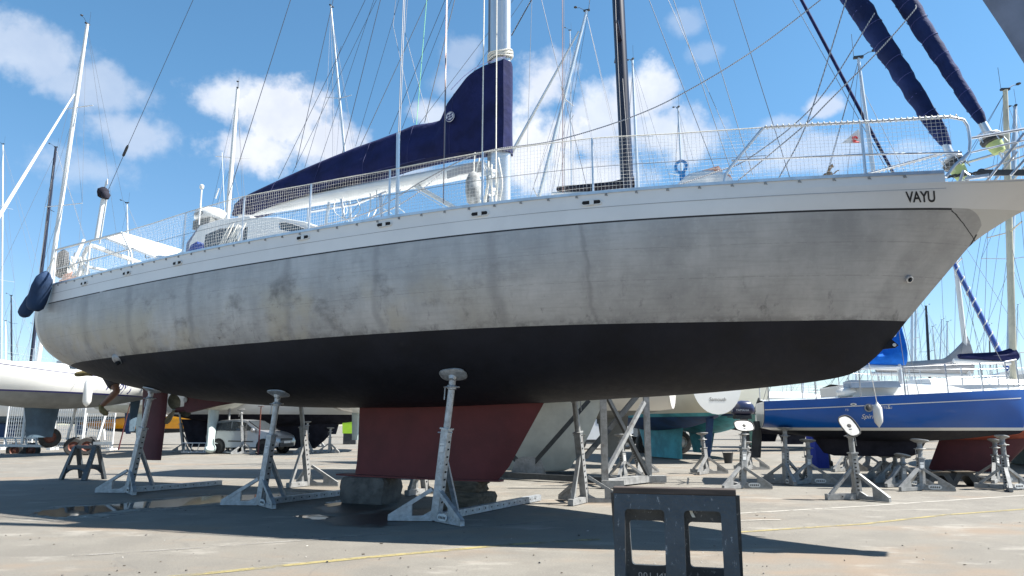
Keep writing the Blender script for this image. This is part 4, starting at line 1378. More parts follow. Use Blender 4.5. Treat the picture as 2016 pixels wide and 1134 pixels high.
# free standing and far stands: foot pixel, head pixel, direction of lean, label
FS = 'boat stands about the yard'
free = [((1462, 962), (1465, 838), (-.15, 1), 'empty stand left of the blue yacht, its oval head tipped towards us', .15),
        ((1690, 984), (1672, 838), (-1, -.12), 'empty stand leaning left in front of the blue yacht, oval pad turned to us', -.2),
        ((1548, 953), (1545, 842), (.9, .35), 'stand with a small white pad under the stern of the blue yacht', .1),
        ((1594, 953), (1590, 866), (.1, 1), 'stand under the rear half of the blue yacht beside the royal blue cover', .1),
        ((1815, 966), (1810, 866), (.05, 1), 'stand under the middle of the blue yacht in front of the black keel end', .1),
        ((1985, 965), (1972, 858), (-.6, .8), 'stand under the bow of the blue yacht at the right edge', .1),
        ((1392, 933), (1382, 852), (-.5, .9), 'stand beside the turquoise keel with sunlit right foot', .1),
        ((1230, 948), (1222, 855), (-.6, .7), 'stand behind the right post of the steel cradle', .1),
        ((1262, 932), (1235, 845), (-.7, .6), 'stand behind the crossed struts of the steel cradle', .1),
        ((1478, 925), (1470, 870), (-.5, .8), 'small stand under the pale green rudder', .1),
        ((448, 893), (452, 801), (.3, .95), 'slim stand in front of the silver car, just right of the bulb keel', .1),
        ((478, 894), (475, 806), (-.4, .9), 'white stand in front of the silver car bonnet', .1),
        ((362, 890), (352, 800), (.3, .9), 'stand under the cream hull left of the bulb keel, behind the propeller', .1),
        ((603, 893), (606, 830), (.3, .9), 'stand in front of the long dark keel, right of the middle near stand', .1),
        ((648, 892), (651, 842), (.0, .9), 'stand on open ground left of the red keel', .1),
        ((627, 880), (629, 842), (.2, .9), 'small distant stand left of the red keel, beside the lime green patch', .1),
        ((1742, 945), (1740, 896), (.1, 1), 'dark stand behind the black keel, left of two others', .1),
        ((1762, 950), (1762, 896), (.1, 1), 'dark stand behind the black keel, middle of three', .1),
        ((1778, 958), (1777, 896), (-.1, 1), 'dark stand behind the black keel, right one of three', .1),
        ((1962, 950), (1958, 866), (-.4, .8), 'stand at the front of the dark red keel behind the blue yacht', .1),
        ((1665, 928), (1668, 885), (-.2, 1), 'distant stand right of the royal blue cover', .1),
        ((1706, 925), (1712, 886), (.3, 1), 'distant stand seen under the black keel', .1)]
for (bx, by_), (hx, hy), yaw, lab, ln in free:
    g = gnd(bx, by_)
    d = Vector((yaw[0], yaw[1], 0)).normalized()
    H_ = at(hx, hy, g.y + d.y * .15).z
    px_x = at(hx, hy, g.y + d.y * .15).x
    top = Vector((px_x, g.y + d.y * .15, H_))
    pn = None
    if 'oval' in lab: pn = Vector((.1, -.8, .6)) if bx < 1500 else Vector((-.05, -.85, .52))
    st = stand(lab, g, yaw, top, FS, m=GALV_OLD, pad_n=pn, pad_r=.2 if 'oval' in lab else .16, flat_pad='oval' in lab, plate=by_ > 945, arms=.55)

# ------------------------------------------------------------------ keel blocks
def rough_block(name, label, cat, c, dim, rz, m, seed, jit=.03, group=None, seg=5):
    rnd = random.Random(seed); b = MB()
    import itertools
    nx, ny, nz = seg + 2, seg, seg
    def P(i, j, k): return Vector(((i / nx - .5) * dim[0], (j / ny - .5) * dim[1], k / nz * dim[2]))
    idx = {}; vs = []
    def V(i, j, k):
        if (i, j, k) not in idx:
            p = P(i, j, k)
            e = sum((i in (0, nx), j in (0, ny), k in (0, nz)))
            sh = .86 if e > 2 else (.93 if e > 1 else 1)
            p = Vector((p.x * sh, p.y * sh, p.z if k < nz else p.z * (.97 if e > 1 else 1)))
            if 0 < k < nz: p += Vector((rnd.uniform(-jit, jit), rnd.uniform(-jit, jit), rnd.uniform(-jit, jit)))
            idx[(i, j, k)] = len(vs); vs.append(p)
        return idx[(i, j, k)]
    fs = []
    for i in range(nx):
        for j in range(ny):
            fs.append((V(i, j, 0), V(i, j + 1, 0), V(i + 1, j + 1, 0), V(i + 1, j, 0))); fs.append((V(i, j, nz), V(i + 1, j, nz), V(i + 1, j + 1, nz), V(i, j + 1, nz)))
    for i in range(nx):
        for k in range(nz):
            fs.append((V(i, 0, k), V(i + 1, 0, k), V(i + 1, 0, k + 1), V(i, 0, k + 1))); fs.append((V(i, ny, k), V(i, ny, k + 1), V(i + 1, ny, k + 1), V(i + 1, ny, k)))
    for j in range(ny):
        for k in range(nz):
            fs.append((V(0, j, k), V(0, j, k + 1), V(0, j + 1, k + 1), V(0, j + 1, k))); fs.append((V(nx, j, k), V(nx, j + 1, k), V(nx, j + 1, k + 1), V(nx, j, k + 1)))
    b.add(vs, fs)
    o = b.build(name, m, None, smooth=25)
    o.location = c; o.rotation_euler = (0, 0, rz)
    return tag(o, label, cat, group)
def on_line(s, v, z): q = YO + AX * s + NX * v; return Vector((q.x, q.y, z))
rough_block('keel_block', 'squat dark block under the rear end of the red keel', 'block', on_line(-1.55, 0, 0), (.85, .6, .405), -TH + .1, CONC, 1, .02)
rough_block('timber_baulk', 'lower of two cracked timber baulks stacked under the front of the red keel', 'timber', on_line(.30, 0, 0), (.72, .55, .25), -TH - .05, WOOD, 2, .022, 'timber baulks under the keel')
rough_block('timber_baulk', 'upper thinner timber baulk directly under the front of the red keel', 'timber', on_line(.22, .02, .245), (.68, .42, .165), -TH + .08, WOOD, 3, .02, 'timber baulks under the keel')

# ------------------------------------------------------------------ the black plastic sawhorse in the foreground
SAWM = mat('scuffed_black_plastic', (.042, .052, .062), .45, var=.3, vscale=4, dirt=.25, bump=.25, bscale=60)
def speckle():
    m = bpy.data.materials['scuffed_black_plastic']; t = NT(m.node_tree); b = m.node_tree.nodes['Principled BSDF']
    l = b.inputs['Base Color'].links[0].from_socket
    o = t.n('ShaderNodeTexCoord').outputs['Object']
    n1 = t.noise(t.mapping(o, (1, 1, .35)), 42, 6, .75); n2 = t.noise(o, 7, 5, .7)
    c = t.mix(t.step(n1, .6, .66, 0, .75), l, (.3, .31, .32))
    c = t.mix(t.step(n2, .6, .75, 0, .6), c, (.015, .022, .06))
    t.put(b.inputs['Base Color'], c)
speckle()
al = R(-15)
sx0 = at(1328, 961, 4.3)
saw = thing('sawhorse', 'large worn black folding sawhorse with a brown plank top in the foreground', 'sawhorse', (sx0.x, sx0.y + .03, 0), al)
SH, SW = .842, .70
b = MB()
b.box((0, 0, SH - .018), (SW + .0, .085, .036))
pl = b.build('plank', mat('brown_plank', (.055, .042, .036), .8, var=.35, vscale=6, stretch=(.5, 5, 5), dirt=.3), saw, smooth=0)
bv = pl.modifiers.new('edge', 'BEVEL'); bv.width = .005; bv.segments = 2


def panel(sy, splay, wtop, name, lettered):
    """a slanted frame with two windows; sy = -1 front, +1 rear"""
    ztop_ = SH - .037
    def Q(x, z):   # x across, z up -> on the slanted plane
        return Vector((x, sy * (.022 + (ztop_ - z) * splay), z))
    b = MB()
    hw = wtop / 2; th = Vector((0, .036, 0))
    def quad(x0, x1, z0, z1, x0b=None, x1b=None):
        x0b = x0 if x0b is None else x0b; x1b = x1 if x1b is None else x1b
        b.prism([Q(x0b, z0), Q(x1b, z0), Q(x1, z1), Q(x0, z1)], th)
    def win(x0, x1, z0, z1, r=.022):
        pts = []
        for cx_, cz_, a0 in ((x1 - r, z1 - r, 0), (x0 + r, z1 - r, 90), (x0 + r, z0 + r, 180), (x1 - r, z0 + r, 270)):
            for k in range(5):
                a = R(a0 + 22.5 * k); pts.append((cx_ + r * math.cos(a), cz_ + r * math.sin(a)))
        return pts
    wz1, wz0 = (ztop_ - .085, .21) if sy < 0 else (.645, .375)
    lx = [(-hw + .062, -.055), (.055, hw - .085)] if sy < 0 else [(-hw + .10, -.06), (.075, hw - .09)]
    # top rail and bottom rail
    for (xa, xb) in lx:
        w = win(xa, xb, wz0, wz1)
        # ring between window and its surrounding cell
        cell = [(xb + .0, wz1 + .0), (xa, wz1), (xa, wz0), (xb, wz0)]
        for ci, i0 in ((0, 0), (1, 5), (2, 10), (3, 15)):
            cc = cell[ci]
            pts = [Q(*cc)] + [Q(*w[i0 + k]) for k in range(5)]
            b.prism(pts, th)
    quad(-hw, hw, wz1, ztop_)
    lo_ = .12 if sy < 0 else .25
    quad(-hw, hw, lo_, wz0)
    xs_ = [(-hw, lx[0][0]), (lx[0][1], lx[1][0]), (lx[1][1], hw)]
    for x0, x1 in xs_: quad(x0, x1, wz0, wz1)
    for x0, x1 in (xs_[0], xs_[2]): quad(x0, x1, .0, lo_)
    # strengthening ribs at the edges of the legs
    o = b.build(name, SAWM, saw, smooth=0)
    return o, Q
pf, QF = panel(-1, .16, SW - .01, 'front_panel', False)
pr_, QR = panel(1, .33, SW + .04, 'rear_panel', True)
b = MB()
for x in (-SW / 2 + .03, SW / 2 - .02): b.bar(QF(x, .3), QR(x, .3), .03, .012)
b.build('spreader_strut', DARKM, saw)
vs, fs = text_mesh('X TIN 100', .052, 0, 1.15)
wx = max(p.x for p in vs)
out = []
for p in vs:
    q = QR(-.235 + (wx - p.x), .30 + p.y * .9); out.append(q + Vector((0, -.0215, 0)))
MB().add(out, fs).build('moulded_lettering', mat('pale_lettering', (.5, .5, .5), .6), pr_, smooth=0)
b = MB()
q = QR(.055 + .04, .75)
b.prism([QF(.06, .735) + Vector((.02, .03, 0)), QF(.08, .735) + Vector((.02, .03, 0)), QF(.085, .705) + Vector((.02, .03, 0)), QF(.098, .68) + Vector((.02, .03, 0)), QF(.08, .68) + Vector((.02, .03, 0)), QF(.07, .70) + Vector((.02, .03, 0))], (0, .012, 0))
b.build('latch', mat('sunlit_latch', (.6, .58, .5), .6), saw, smooth=0)  # light colour stands in for sunshine on the hook clip

# ------------------------------------------------------------------ the smaller sawhorse far left
g = gnd(163, 944)
sw2 = thing('sawhorse', 'small black A-frame sawhorse standing on the ground near the trailer on the left', 'sawhorse', g, R(-20))
hh, ww, sp = .72, .62, .26
b = MB(); b.bar((-ww / 2 - .03, 0, hh), (ww / 2 + .03, 0, hh), .09, .07); b.build('top_rail', SAWM, sw2)
for sx in (-1, 1):
    for sy in (-1, 1):
        b = MB(); b.bar((sx * ww / 2, sy * .04, hh), (sx * (ww / 2 + .04), sy * sp, 0), .1, .05, w2=.12, h2=.06); b.build('leg', SAWM, sw2)
for sy in (-1, 1):
    b = MB(); z_ = .28
    b.bar((-ww / 2, sy * (sp * .7), z_), (ww / 2, sy * (sp * .7), z_), .05, .09)
    b.tube([(ww / 2 * x, sy * sp * .73, z_ - .03 - .09 * abs(x) ** 3) for x in (-1, -.7, -.35, 0, .35, .7, 1)], .03, 6); b.build('stretcher', SAWM, sw2)

# ------------------------------------------------------------------ person at the stern (legs seen below the hull)
pp = S(232, 735, -.45)
def W3(px, py, dy=0.0):
    r0 = at_local(S(232, 735, -.35)).y
    return at(px, py, r0 + dy)
hip = W3(216, 722, .1); 
J = {}
pel = W3(208, 720, .25)
chain = [('pelvis', pel, .155), ('waist', pel + Vector((.12, .02, .22)), .15), ('chest', pel + Vector((.34, .05, .46)), .175), ('neck', pel + Vector((.5, .06, .66)), .065), ('head0', pel + Vector((.55, .06, .75)), .085), ('head1', pel + Vector((.60, .05, .86)), .095), ('head2', pel + Vector((.61, .05, .95)), .07)]
kneeA = W3(231, 770, -.15); ankA = W3(199, 800, -.05); footA0 = W3(196, 805, -.08); footA1 = W3(213, 815, -.14)
kneeB = W3(222, 741, .15); ankB = W3(178, 733, .12); toeB = W3(147, 738, .1)
arm = pel + Vector((.40, -.12, .52)); arm2 = pel + Vector((.40, .22, .52))
vsx = [c[1] for c in chain]; rads = [c[2] for c in chain]
ed = [(i, i + 1) for i in range(len(chain) - 1)]
def addc(par, pts):
    for p, r_ in pts:
        vsx.append(p); rads.append(r_); ed.append((par, len(vsx) - 1)); par = len(vsx) - 1
    return par
addc(0, [(pel + Vector((.03, -.12, -.03)), .1), ((pel + Vector((.03, -.12, -.03))).lerp(kneeA, .5), .083), (kneeA, .062), (kneeA.lerp(ankA, .35), .06), (ankA, .04)])
addc(0, [(pel + Vector((.02, .1, -.03)), .1), (kneeB, .065), (kneeB.lerp(ankB, .4), .06), (ankB, .04)])
addc(2, [(arm, .065), (arm + Vector((.18, -.05, -.2)), .045), (arm + Vector((.42, .02, -.28)), .035), (arm + Vector((.5, .03, -.29)), .038), (arm + Vector((.57, .03, -.3)), .022)])
addc(2, [(arm2, .065), (arm2 + Vector((.18, .05, -.2)), .045), (arm2 + Vector((.42, .02, -.28)), .035), (arm2 + Vector((.5, .02, -.29)), .038), (arm2 + Vector((.57, .02, -.3)), .022)])
def skinned(name, verts, edges, radii, m, parent, root=0, sub=2):
    me = bpy.data.meshes.new(name); me.from_pydata([tuple(v) for v in verts], edges, []); me.materials.append(m)
    o = bpy.data.objects.new(name, me); COL.objects.link(o)
    sm = o.modifiers.new('skin', 'SKIN'); sm.use_smooth_shade = True
    radii = [q * 1.3 for q in radii]
    for i, r_ in enumerate(radii):
        me.skin_vertices[0].data[i].radius = (r_, r_); me.skin_vertices[0].data[i].use_root = i == root
    ss = o.modifiers.new('sub', 'SUBSURF'); ss.levels = sub; ss.render_levels = sub
    dg = bpy.context.evaluated_depsgraph_get(); dg.update()
    m2 = bpy.data.meshes.new_from_object(o.evaluated_get(dg))
    bpy.data.objects.remove(o)
    m2.polygons.foreach_set('use_smooth', [True] * len(m2.polygons))
    if not m2.materials: m2.materials.append(m)
    o2 = bpy.data.objects.new(name, m2); COL.objects.link(o2)
    if parent: o2.parent = parent
    return o2
org = Vector((pel.x, pel.y, pel.z))
per = skinned('person', [v - org for v in vsx], ed, rads, SKIN, None)
per.location = org
tag(per, 'person in dark shorts and khaki shoes at the stern, one leg hanging down', 'person')
sv, se, sr = [], [], []
hA = pel + Vector((.03, -.12, -.03)) - org
sv = [Vector((0, 0, .1)), Vector((0, 0, 0)), hA, hA.lerp(kneeA - org, .45), hA.lerp(kneeA - org, .86)]; se = [(0, 1), (1, 2), (2, 3), (3, 4)]; sr = [.17, .18, .125, .108, .105]
sv += [Vector((.02, .1, -.03)), Vector((.02, .1, -.03)).lerp(kneeB - org, .7)]; se += [(1, 5), (5, 6)]; sr += [.12, .1]
skinned('shorts', sv, se, sr, SHORTS, per, 1)
skinned('t_shirt', [Vector((.06, .01, .12)), Vector((.12, .02, .22)), Vector((.34, .05, .46)), Vector((.44, .055, .57)), Vector((.40, -.14, .52)), Vector((.5, -.17, .41)), Vector((.40, .24, .52)), Vector((.5, .27, .41))], [(0, 1), (1, 2), (2, 3), (2, 4), (4, 5), (2, 6), (6, 7)], [.16, .165, .19, .1, .085, .075, .085, .075], mat('grey_cotton', (.2, .21, .23), .9), per, 2)
skinned('hair', [Vector((.585, .06, .84)), Vector((.6, .055, .93)), Vector((.61, .05, .98))], [(0, 1), (1, 2)], [.088, .1, .07], mat('dark_hair', (.03, .022, .018), .8), per, 1)
hx = MB()
for sy in (-1, 1):
    pass
d_ = (footA1 - footA0).normalized()
def shoe(name, heel, toe, up):
    heel = heel - org; toe = toe - org; d = (toe - heel)
    skinned(name, [heel + up * .07, heel, heel + d * .35 , heel + d * .7 - up * .015, toe - up * .02], [(0, 1), (1, 2), (2, 3), (3, 4)], [.047, .052, .052, .05, .034], SHOE, per, 1)
shoe('shoe', footA0, footA1, (ankA - footA0).normalized())
shoe('shoe', ankB + (toeB - ankB) * .1, toeB, (kneeB - ankB).normalized() * .6)
b = MB()   # the platform bolted to the transom that the person kneels on
pc = YO + AX * (SEND - .42)
ptf = MB(); ptf.box((SEND - .42, .35, 2.52), (.8, 2.2, .05)); ptf.bar((SEND - .7, -.4, 2.5), (SEND, -.4, 2.75), .04); ptf.bar((SEND - .7, .9, 2.5), (SEND, .9, 2.75), .04)
ptf.build('swim_platform', WHITE, yacht_root)
# ------------------------------------------------------------------ the other yachts in the yard
def Tmat(c, head):
    return Matrix.Translation(Vector((c.x, c.y, 0))) @ Matrix.Rotation(head, 4, 'Z')


def yacht(name, label, c, head, L, B, zb, zw, zd, top, bot, boot=None, spring=.15, transom=.62, stripe=None, rake=.09,
          keel=None, rudder=None, mast=None, cabin=None, rails=True, group=None, fine=True, tmat=None, lin=0.0, bandfrac=.07):
    """c: point on the ground under midships; head: direction of the bow (radians from +X); heights above ground"""
    t = thing(name, label, 'sailing yacht', c, head, group)
    ns = 26 if fine else 12
    fB = smoothp([0, .2, .42, .7, .88, 1], [transom, .88, 1, .76, .38, .02])
    fZ = smoothp([0, .12, .3, .5, .72, .88, 1 - rake, 1], [zw + .05, zw - (zw - zb) * .35, zb + (zw - zb) * .18, zb, zb + (zw - zb) * .2, zw - (zw - zb) * .4, zw, zd - .12])
    sheer = lambda f: zd + spring * (f - .35) ** 2 * 2.2 + lin * f
    fq = smoothp([0, .5, .75, 1], [2.0, 2.0, 1.4, 1.0]); fm = smoothp([0, .5, .75, 1], [3.0, 3.0, 2.0, 1.1])
    def hb(f, z):
        k = fZ(f); zs = sheer(f)
        if z <= k: return 0.0
        tt = max(0.0, min(1, (zs - z) / (zs - k)))
        return fB(f) * B / 2 * max(0, 1 - tt ** fm(f)) ** (1 / fq(f))
    F_ = [i / ns for i in range(ns)] + ([1 - (1 / ns) * (1 - q) for q in (.25, .5, .75)] if fine else []) + [1.0]
    F_ = sorted(set(F_))
    def surf(lo, hi, n, nm, m, ease=1.0):
        b = MB()
        for sd in (-1, 1):
            rows = []
            for f in F_:
                k = fZ(f); zl = max(lo(f), k); zh = max(hi(f), k)
                rows.append([((f - .5) * L, sd * hb(f, zl + (zh - zl) * (i / n) ** ease), zl + (zh - zl) * (i / n) ** ease) for i in range(n + 1)])
            b.grid(rows)
        return b.build(nm, m, t, smooth=55, weld=.0008)
    nz = 8 if fine else 4
    bw = bandfrac * (zd - zw)
    surf(lambda f: fZ(f), lambda f: zw, nz + 2, 'underbody', bot, 2.0)
    if boot is not None:
        surf(lambda f: zw, lambda f: zw + bw, 1, 'boot_stripe', boot)
        surf(lambda f: zw + bw, sheer, nz, 'topside', top)
    else:
        surf(lambda f: zw, sheer, nz, 'topside', top)
    if stripe is not None:
        b = MB()
        for sd in (-1, 1):
            b.grid([[((f - .5) * L, sd * (hb(f, sheer(f) - h) + .006), sheer(f) - h) for h in (stripe[1], stripe[1] - stripe[2])] for f in F_ if f < .985])
        b.build('cove_stripe', stripe[0], t, smooth=0)
    k0 = fZ(0); zs0 = sheer(0)
    tr = [(-L / 2, -hb(0, k0 + (zs0 - k0) * (i / 12) ** 1.6), k0 + (zs0 - k0) * (i / 12) ** 1.6) for i in range(13)]
    tr += [(p[0], -p[1], p[2]) for p in reversed(tr[1:])]
    MB().add([(p[0] - .01, p[1], p[2]) for p in tr], [tuple(range(len(tr)))]).build('transom', tmat or top, t, smooth=0)
    MB().grid([[((f - .5) * L, -fB(f) * B / 2, sheer(f) - .005), ((f - .5) * L, 0, sheer(f) + .06), ((f - .5) * L, fB(f) * B / 2, sheer(f) - .005)] for f in F_]).build('deck', GEL, t)
    if cabin:
        f0, f1, hgt, wd = cabin[:4]
        b = MB(); rows = []
        for f, hh_ in ((f0, 0), (f0 + .005, hgt), ((f0 + f1) / 2, hgt * .92), (f1 - .08, hgt * .6), (f1, .02)):
            w = min(wd, fB(f) * .62) * B / 2; z = sheer(f)
            rows.append([((f - .5) * L, -w, z), ((f - .5) * L, -w * .88, z + hh_ * .85), ((f - .5) * L, -w * .6, z + hh_), ((f - .5) * L, w * .6, z + hh_), ((f - .5) * L, w * .88, z + hh_ * .85), ((f - .5) * L, w, z)])
        b.grid(rows)
        cb = b.build('cabin', GEL, t, smooth=40)
        if fine and len(cabin) < 5:
            for sd in (-1, 1):
                b = MB(); pts = []
                for f, u in ((f0 + .04, .3), (f0 + .2, .3), (f0 + .2, .68), (f0 + .05, .72)):
                    w = min(wd, fB(f) * .62) * B / 2; z = sheer(f)
                    pts.append(((f - .5) * L, sd * (w - w * .12 * u / .85 + .012), z + hgt * u))
                b.prism(pts, (0, .008, 0)); b.build('window', GLASS, cb, smooth=0)
    if keel:
        fin([(z, x0 * L, x1 * L, th) for z, x0, x1, th in keel[0]][::1], 'keel', keel[1], t)
        if len(keel) > 2:
            zb_, xl, rr = keel[2]
            xm = (keel[0][0][1] + keel[0][0][2]) / 2 * L
            MB().lathe([(.01, -xl), (rr * .6, -xl * .7), (rr, -xl * .1), (rr * .95, xl * .35), (rr * .5, xl * .85), (.01, xl)], (xm, 0, zb_), Vector((1, 0, 0)), 14).build('keel_bulb', keel[1], t, smooth=70)
    if rudder:
        fin([(z, x0 * L, x1 * L, th) for z, x0, x1, th in rudder[0]], 'rudder', rudder[1], t)
    if mast:
        rig(t, c, head, L, B, zd, mast, fine, sheer)
    if rails:
        b = MB()
        P = lambda f, sd, h: Vector(((f - .5) * L, sd * (fB(f) * B / 2 - .06), sheer(f) + h))
        for sd in (-1, 1):
            fs_ = [.02, .2, .36, .52, .68, .82, .93]
            for f in fs_: b.tube([P(f, sd, 0), P(f, sd, .58)], .014, 5)
            for h in (.56, .3): b.tube([P(f, sd, h) for f in [.02 + i * .0455 for i in range(21)]], .003, 4)
        b.tube([P(.93, -1, .58), P(.985, -1, .62), P(.985, 1, .62), P(.93, 1, .58)], .016, 6)
        b.tube([P(.02, -1, .58), P(.02, 1, .58)], .016, 6); b.tube([P(.985, 0, 0), P(.985, 0, .62)], .016, 5)
        b.build('guard_rails', WHITE if not fine else ALU, t)
    t['hbeam'] = B
    return t, hb, sheer


def rig(t, c, head, L, B, zd, mast, fine=True, sheer=None):
    """mast: dict(x=foot along hull, top=(local x, z), r, m, spreaders, cover=(material, len, h), furl=material)"""
    x0 = mast['x'] * L; xt, zt = mast['top']; r_ = mast.get('r', .075); m = mast.get('m', MAST_ALU)
    z0 = zd + .05
    yt = mast.get('yt', 0.0); y0 = mast.get('y0', 0.0)
    P0 = Vector((x0, y0, z0)); P1 = Vector((xt, yt, zt))
    mo = MB().tube([P0, P0.lerp(P1, .7), P1], [r_, r_, r_ * .72], 10, ry=.75).build('mast', m, t, smooth=60)
    Q = lambda f: P0.lerp(P1, f)
    sp = mast.get('spreaders', (.45, .74) if zt - z0 > 9 else (.52,))
    for f in sp:
        ww = B * .34 * (1.1 - .5 * f)
        for sd in (-1, 1):
            b = MB(); b.bar(Q(f), Q(f) + Vector((-.12, sd * ww, .06)), .14 if r_ > .2 else (.06 if r_ > .1 else .045), .05 if r_ > .2 else .02, w2=.1 if r_ > .2 else .035)
            b.build('spreader', m, mo)
    w = MB(); wr = mast.get('wr', .006)
    for sd in (-1, 1):
        ch = Vector((x0 - .15, sd * B * .43, zd))
        f1 = sp[0]; ww = B * .34 * (1.1 - .5 * f1)
        tip = Q(f1) + Vector((-.12, sd * ww, .06))
        w.tube([ch, tip, Q(.97)], wr, 4); w.tube([ch + Vector((.2, 0, 0)), Q(f1 - .02)], wr, 4)
        if len(sp) > 1: w.tube([tip, Q(sp[1] - .02)], wr, 4)
    ff = mast.get('fore', .97)
    if not mast.get('furl'): w.tube([Vector((L / 2 - .1, 0, zd + .1)), Q(ff)], wr, 4)
    for sd in (-1, 1): w.tube([Vector((-L / 2 + .1, sd * B * .2, zd)), Q(.3).lerp(Q(1), .2) if 0 else Q(.995)], wr, 4)
    w.build('standing_rigging', WIRE, mo)
    b = MB()
    b.box(P1 + Vector((0, 0, .03)), (.22, .08, .05)); b.tube([P1 + Vector((-.1, 0, .04)), P1 + Vector((-.1, 0, .65))], .006, 4)
    b.tube([P1, P1 + Vector((.25, .05, .16)), P1 + Vector((.38, .06, .16))], .009, 4); b.lathe([(.01, 0), (.06, .015), (.06, .04), (.01, .05)], P1 + Vector((.38, .06, .17)), n=8)
    b.build('masthead_gear', DARKM, mo)
    if mast.get('furl'):
        a, e = Vector((L / 2 - .12, 0, zd + .25)), Q(ff)
        MB().tube([a, a.lerp(e, .1), a.lerp(e, .5), a.lerp(e, .97)], [.035, .075, .07, .03], 10).build('furled_genoa', mast['furl'], t, smooth=60)
    if mast.get('cover'):
        cm, ln, hh_ = mast['cover']; bh = mast.get('boom_h', 1.1)
        g0 = Q(0) + Vector((0, 0, bh)); rows = []
        n = 24
        tall = mast.get('tall', .6)
        for i in range(n + 1):
            f = i / n; x = .12 - (ln + .12) * f
            hgt = hh_ * (1 - .55 * f) + tall * max(0, 1 - f / .28) ** 1.3
            row = []
            for k in range(14):
                q = 2 * math.pi * k / 14
                yy = math.cos(q) * (.16 - .05 * f) * (1 if math.sin(q) < 0 else (1 - .6 * math.sin(q))); zz = (math.sin(q) * .5 + .5) * hgt
                row.append(g0 + Vector((x + .02 * math.sin(9 * f + k), yy + .014 * math.sin(11 * f + 2 * k), zz - .05 + .08 * f)))
            rows.append(row)
        b = MB(); b.grid(rows, close=True); b.add(rows[0], [tuple(range(14))]); b.add(rows[-1], [tuple(range(13, -1, -1))])
        b.build('sail_cover', cm, t, smooth=60)
        MB().tube([g0 + Vector((.05, 0, -.1)), g0 + Vector((-ln - .15, 0, -.02))], .055, 8).build('boom', WHITE, t)
        b = MB(); b.tube([g0 + Vector((-ln, 0, 0)), Q(.99)], .005, 4)
        b.build('topping_lift', WIRE, t)
    return mo


def loc(c, head, p):
    d = p - Vector((c.x, c.y, 0)); co, si = math.cos(head), math.sin(head)
    return Vector((co * d.x + si * d.y, -si * d.x + co * d.y, d.z))


def mast_px(c, head, L, zd, foot_x, py_top, px_top, **k):
    """mast whose foot stands at foot_x (fraction of L from midships) and whose head shows at a photo pixel"""
    y = c.y + math.sin(head) * foot_x * L
    for _ in range(3):
        tp = at(px_top, py_top, y); l = loc(c, head, tp); y = c.y + math.sin(head) * l.x
    d = dict(x=foot_x, top=(l.x, l.z), yt=l.y); d.update(k); return d


def centre(px, Y, head, off):
    """midships point so that the place off metres forward of midships stands at pixel column px and distance Y"""
    p = at(px, 838, Y)
    return Vector((p.x - math.cos(head) * off, p.y - math.sin(head) * off, 0))


# -- the white yacht on a trailer, far left
hd = math.atan2(-.96, -.26)
c1 = centre(283, 33.5, hd, -5.2)
m1 = mast_px(c1, hd, 10.6, 3.4, .06, 48, 172, r=.1, m=WHITE, fore=.80, furl=WHITE)
y1, hb1, sh1 = yacht('yacht', 'white yacht on a trailer at far left, dark script name near its stern', c1, hd, 10.6, 3.2, 1.85, 2.43, 3.3, GEL, GREYB, boot=INKB, spring=.55,
      stripe=(INKB, .16, .02), keel=([(.75, -.04, .07, .2), (1.4, -.05, .08, .24), (2.2, -.06, .10, .3)], SLATE), cabin=(.3, .72, .32, .6), mast=m1, rudder=([(.95, -.44, -.41, .06), (2.5, -.46, -.40, .08)], SLATE))
def side_text(t, hb, body, size, f0, z0, L, sd, m, flip=False, shear=.25, slope=0.0, name='name_lettering'):
    vs, fs = text_mesh(body, size, shear)
    w = max(p.x for p in vs); out = []
    for p in vs:
        f = f0 + (p.x if not flip else (w - p.x) - w) / L
        f = min(max(f, 0), .999)
        z = z0 + p.y + slope * p.x
        out.append(((f - .5) * L, sd * (hb(f, z) + .012), z))
    MB().add(out, fs).build(name, m, t, smooth=0)
side_text(y1, hb1, 'Ruby J', .60, .385, 2.66, 10.6, 1, INKB, flip=True)
fd = thing('fender', 'long white fender hanging on the side of the white trailer yacht', 'fender', at(172, 780, 27.6))
b = MB(); b.lathe([(.02, -.5), (.1, -.42), (.155, -.3), (.16, .1), (.155, .42), (.05, .58), (.03, .64)], (0, 0, .1), n=14); b.build('fender_body', GEL, fd, smooth=60)
b = MB(); b.tube([(0, 0, .7), (-.15, .3, 1.3)], .012, 4); b.build('lanyard', ROPE, fd)

# -- trailer carrying it
tg = gnd(150, 897)
trl = thing('boat_trailer', 'white twin-axle boat trailer with rust-red wheel rims under the white yacht', 'trailer', Vector((tg.x, tg.y, 0)), 0)
def wheel(parent, p, r_, w, ax, rim=RIMRED):
    b = MB(); b.lathe([(r_ * .55, -w / 2), (r_ * .9, -w / 2), (r_, -w * .3), (r_, w * .3), (r_ * .9, w / 2), (r_ * .55, w / 2)], p, ax, 24, cap=False)
    t_ = b.build('wheel', RUBBER, parent, smooth=40)
    b = MB(); a = Vector(ax).normalized()
    b.lathe([(r_ * .56, -w * .36), (r_ * .45, -w * .2), (r_ * .2, -w * .3), (.01, -w * .32)], p, a, 18, cap=False)
    b.lathe([(r_ * .56, w * .42), (r_ * .42, w * .2), (r_ * .2, w * .34), (.01, w * .36)], p, a, 18, cap=False)
    b.build('rim', rim, t_, smooth=30)
    return t_
def tx(px, py, dy=0.0): return at(px, py, tg.y + dy) - Vector((tg.x, tg.y, 0))
b = MB()
for dy in (0.4, 2.4):
    b.bar(tx(-90, 876, dy), tx(84, 878, dy), .14, .10); b.bar(tx(-90, 862, dy), tx(78, 863, dy), .05, .06)
    for xx in (-60, -20, 10, 30, 50, 70): b.bar(tx(xx, 863, dy), tx(xx + 3, 878, dy), .05)
    b.bar(tx(84, 874, dy), tx(222, 872, dy), .10, .12)
